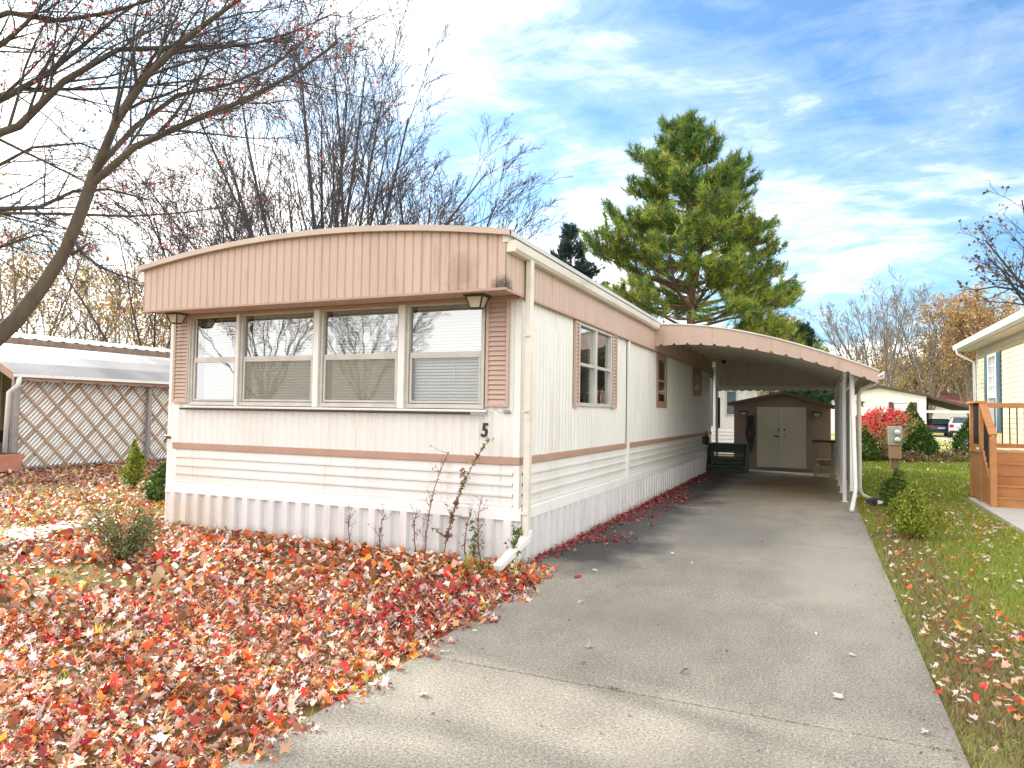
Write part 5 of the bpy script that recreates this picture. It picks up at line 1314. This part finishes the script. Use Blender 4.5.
# ================================================================== GRASS
def blades(X, Y, h, w, cols, rng, z=-.03):
    n = len(X); a = rng.uniform(0, 6.283, n); l = rng.normal(0, .5, (n, 2))*h[:, None]
    s = np.stack([np.cos(a)*w, np.sin(a)*w, np.zeros(n)], 1)
    b = np.stack([X, Y, np.full(n, z)], 1); t = b+np.stack([l[:, 0], l[:, 1], h], 1)
    V = np.stack([b-s, b+s, t], 1).reshape(-1, 3)
    return V, np.arange(3*n).reshape(-1, 3), np.repeat(cols, 3, 0)
rng = np.random.default_rng(131)
GC = [(.22, .31, .035), (.31, .39, .055), (.42, .44, .085), (.38, .31, .13), (.15, .21, .03)]
n = 90000; X = rng.uniform(3.3, 5.6, n); Y = rng.uniform(-4.2, 9., n)
m = inview(X, Y) & ((X < 5.2) | (Y > 9)) & (X > 3.27+.07*np.sin(Y*3.1)*np.sin(Y*1.3+1)+rng.normal(0, .03, n)) & (rng.random(n) < np.clip(1.1-D(X, Y)/22, .3, 1)); X, Y = X[m], Y[m]
brown = np.exp(-((X-3.6)/.35)**2)*np.where(Y < 4, .8, .3)+.5*np.exp(-((Y+2.2)/1.)**2)
c = pick(GC, [3, 4, 3, .6, 1.5], len(X), rng); bm = rng.random(len(X)) < brown; c[bm] = pick([(.30, .22, .11), (.22, .15, .08), (.36, .30, .14)], [2, 2, 1], bm.sum(), rng)
g1 = blades(X, Y, rng.uniform(.03, .085, len(X)), .004, c, rng)
n = 45000; X = rng.uniform(3.4, 12, n); Y = rng.uniform(8.5, 24, n); m = inview(X, Y) & ((X > 3.4)); m &= ~((X > 5.2) & (Y < 9.4)) & ~((X > 6.75) & (Y < 16.5)); X, Y = X[m], Y[m]
g2 = blades(X, Y, rng.uniform(.04, .09, len(X)), .012, pick(GC, [4, 4, 2, .3, 2], len(X), rng), rng)
V, Fa, C = merge([g1, g2]); o = link(arr_mesh('grass', V, Fa, C), 'grass', GRASSM); tag(o, 'short green grass of the lawn right of the driveway', 'grass', None, 'stuff')
n = 60000; X = rng.uniform(-13.8, .45, n); Y = rng.uniform(-5, 6, n)
dens = .10+0*X
for cx, cy, rx, ry in GREENP_: dens += .9*np.exp(-((X-cx)/rx)**2-((Y-cy)/ry)**2)
dens *= np.where((X > -5.05) & (Y > -.05), 0, 1)
dens += np.where((X > -4.8) & (X < 0) & (Y < -.06) & (Y > -.4), .25, 0)
m = (rng.random(n) < dens) & inview(X, Y); X, Y = X[m], Y[m]
c = pick(GC, [2, 3, 4, 2, 1], len(X), rng); fr = (Y > -.45) & (X > -5); c[fr] = pick([(.28, .2, .09), (.22, .2, .07), (.34, .27, .12)], [2, 1, 1], fr.sum(), rng)
g1 = blades(X, Y, rng.uniform(.04, .09, len(X))*np.where(fr, 1.9, 1.), .005, c, rng)
# yellow long blades by the corner
k = 60; X = rng.normal(-.25, .18, k); Y = rng.normal(-.45, .1, k)
g3 = blades(X, Y, rng.uniform(.08, .22, k), .008, pick([(.45, .40, .05), (.25, .28, .05)], [1, 1], k, rng), rng)
# tufts in driveway joints
k = 500; X = rng.uniform(2.3, 3.3, k); Y = rng.normal(2.41, .012, k); X2 = rng.uniform(.5, 3.3, 160); Y2 = np.full(160, -2.72)+rng.normal(0, .006, 160)
g4 = blades(np.concatenate([X]), np.concatenate([Y]), rng.uniform(.01, .035, k), .004, pick(GC, [1, 2, 2, 3, 1], k, rng), rng, -.02)
V, Fa, C = merge([g1, g3, g4]); o = link(arr_mesh('grass', V, Fa, C), 'grass', GRASSM); tag(o, 'sparse grass showing between the fallen leaves on the left lawn', 'grass', None, 'stuff')

# ================================================================== LIGHT
SUN = norm(A([-5.4, 1.9, 3.3]))
sl_ = bpy.data.lights.new('sun', 'SUN'); sl_.energy = 2.4; sl_.angle = math.radians(1.0); sl_.color = (1, .95, .86)
so = bpy.data.objects.new('sun', sl_); COL.objects.link(so); so.rotation_euler = Vector(SUN).to_track_quat('Z', 'Y').to_euler(); so.location = (-20, 8, 20)
w = bpy.data.worlds.new('World'); sc.world = w; w.use_nodes = True; t = w.node_tree
bg = t.nodes['Background']; bg.inputs[1].default_value = .13
sky = node(t, 'ShaderNodeTexSky', sky_type='NISHITA', sun_disc=False)
sky.sun_elevation = math.asin(SUN[2]); sky.sun_rotation = math.atan2(SUN[0], SUN[1]) % (2*math.pi)
sky.air_density = 1.; sky.dust_density = 1.; sky.ozone_density = 1.5
tc = node(t, 'ShaderNodeTexCoord'); sep = node(t, 'ShaderNodeSeparateXYZ'); t.links.new(tc.outputs['Generated'], sep.inputs[0])
zz = math_(t, 'ADD', math_(t, 'MAXIMUM', sep.outputs[2], 0.), .22)
cmb = node(t, 'ShaderNodeCombineXYZ'); t.links.new(math_(t, 'DIVIDE', sep.outputs[0], zz), cmb.inputs[0]); t.links.new(math_(t, 'DIVIDE', sep.outputs[1], zz), cmb.inputs[1])
def cl(sx, sy, off, scale, det, rough, dist):
    mp = node(t, 'ShaderNodeMapping'); mp.inputs['Scale'].default_value = (sx, sy, 1); mp.inputs['Location'].default_value = off
    t.links.new(cmb.outputs[0], mp.inputs[0]); return noise(t, mp.outputs[0], scale, det, rough, dist)
n1 = cl(1, 1.15, (5.3, 1.4, 0), 1.25, 10, .60, .5)
n2 = cl(.8, 1.7, (7., 2., 1.), 3.4, 10, .70, .8)
n3 = cl(1., 1., (1.7, 4.2, 2.), .55, 3, .5, 0.)
# more cloud towards the left; unseen cloud right and behind added as fill light
bias = math_(t, 'ADD', math_(t, 'MULTIPLY', sep.outputs[0], -.17), math_(t, 'ADD', math_(t, 'MULTIPLY', math_(t, 'MAXIMUM', math_(t, 'SUBTRACT', sep.outputs[0], .36), 0.), 1.2), math_(t, 'MULTIPLY', math_(t, 'MAXIMUM', math_(t, 'MULTIPLY', sep.outputs[1], -1.), 0.), .25)))
v = math_(t, 'ADD', math_(t, 'ADD', math_(t, 'ADD', math_(t, 'MULTIPLY', n1, .62), math_(t, 'MULTIPLY', n2, .26)), math_(t, 'MULTIPLY', n3, .12)), bias)
hor = math_(t, 'MULTIPLY', math_(t, 'SUBTRACT', .30, sep.outputs[2], True), .22)
v = math_(t, 'ADD', v, hor)
mask = ramp(t, v, [(.42, (.02,)*3), (.50, (.12,)*3), (.55, (.30,)*3), (.66, (1,)*3)])
skyc = mix(t, 1., sky.outputs[0], (.30, .49, .62), 'MULTIPLY')
c = mix(t, mask, skyc, (7.0, 6.8, 6.55))
t.links.new(c, bg.inputs[0])
sc.view_settings.view_transform = 'Standard'; sc.view_settings.look = 'None'; sc.view_settings.gamma = 1; sc.view_settings.use_curve_mapping = False
sc.view_settings.exposure = 1.66
sc.cycles.max_bounces = 8; sc.cycles.transparent_max_bounces = 16
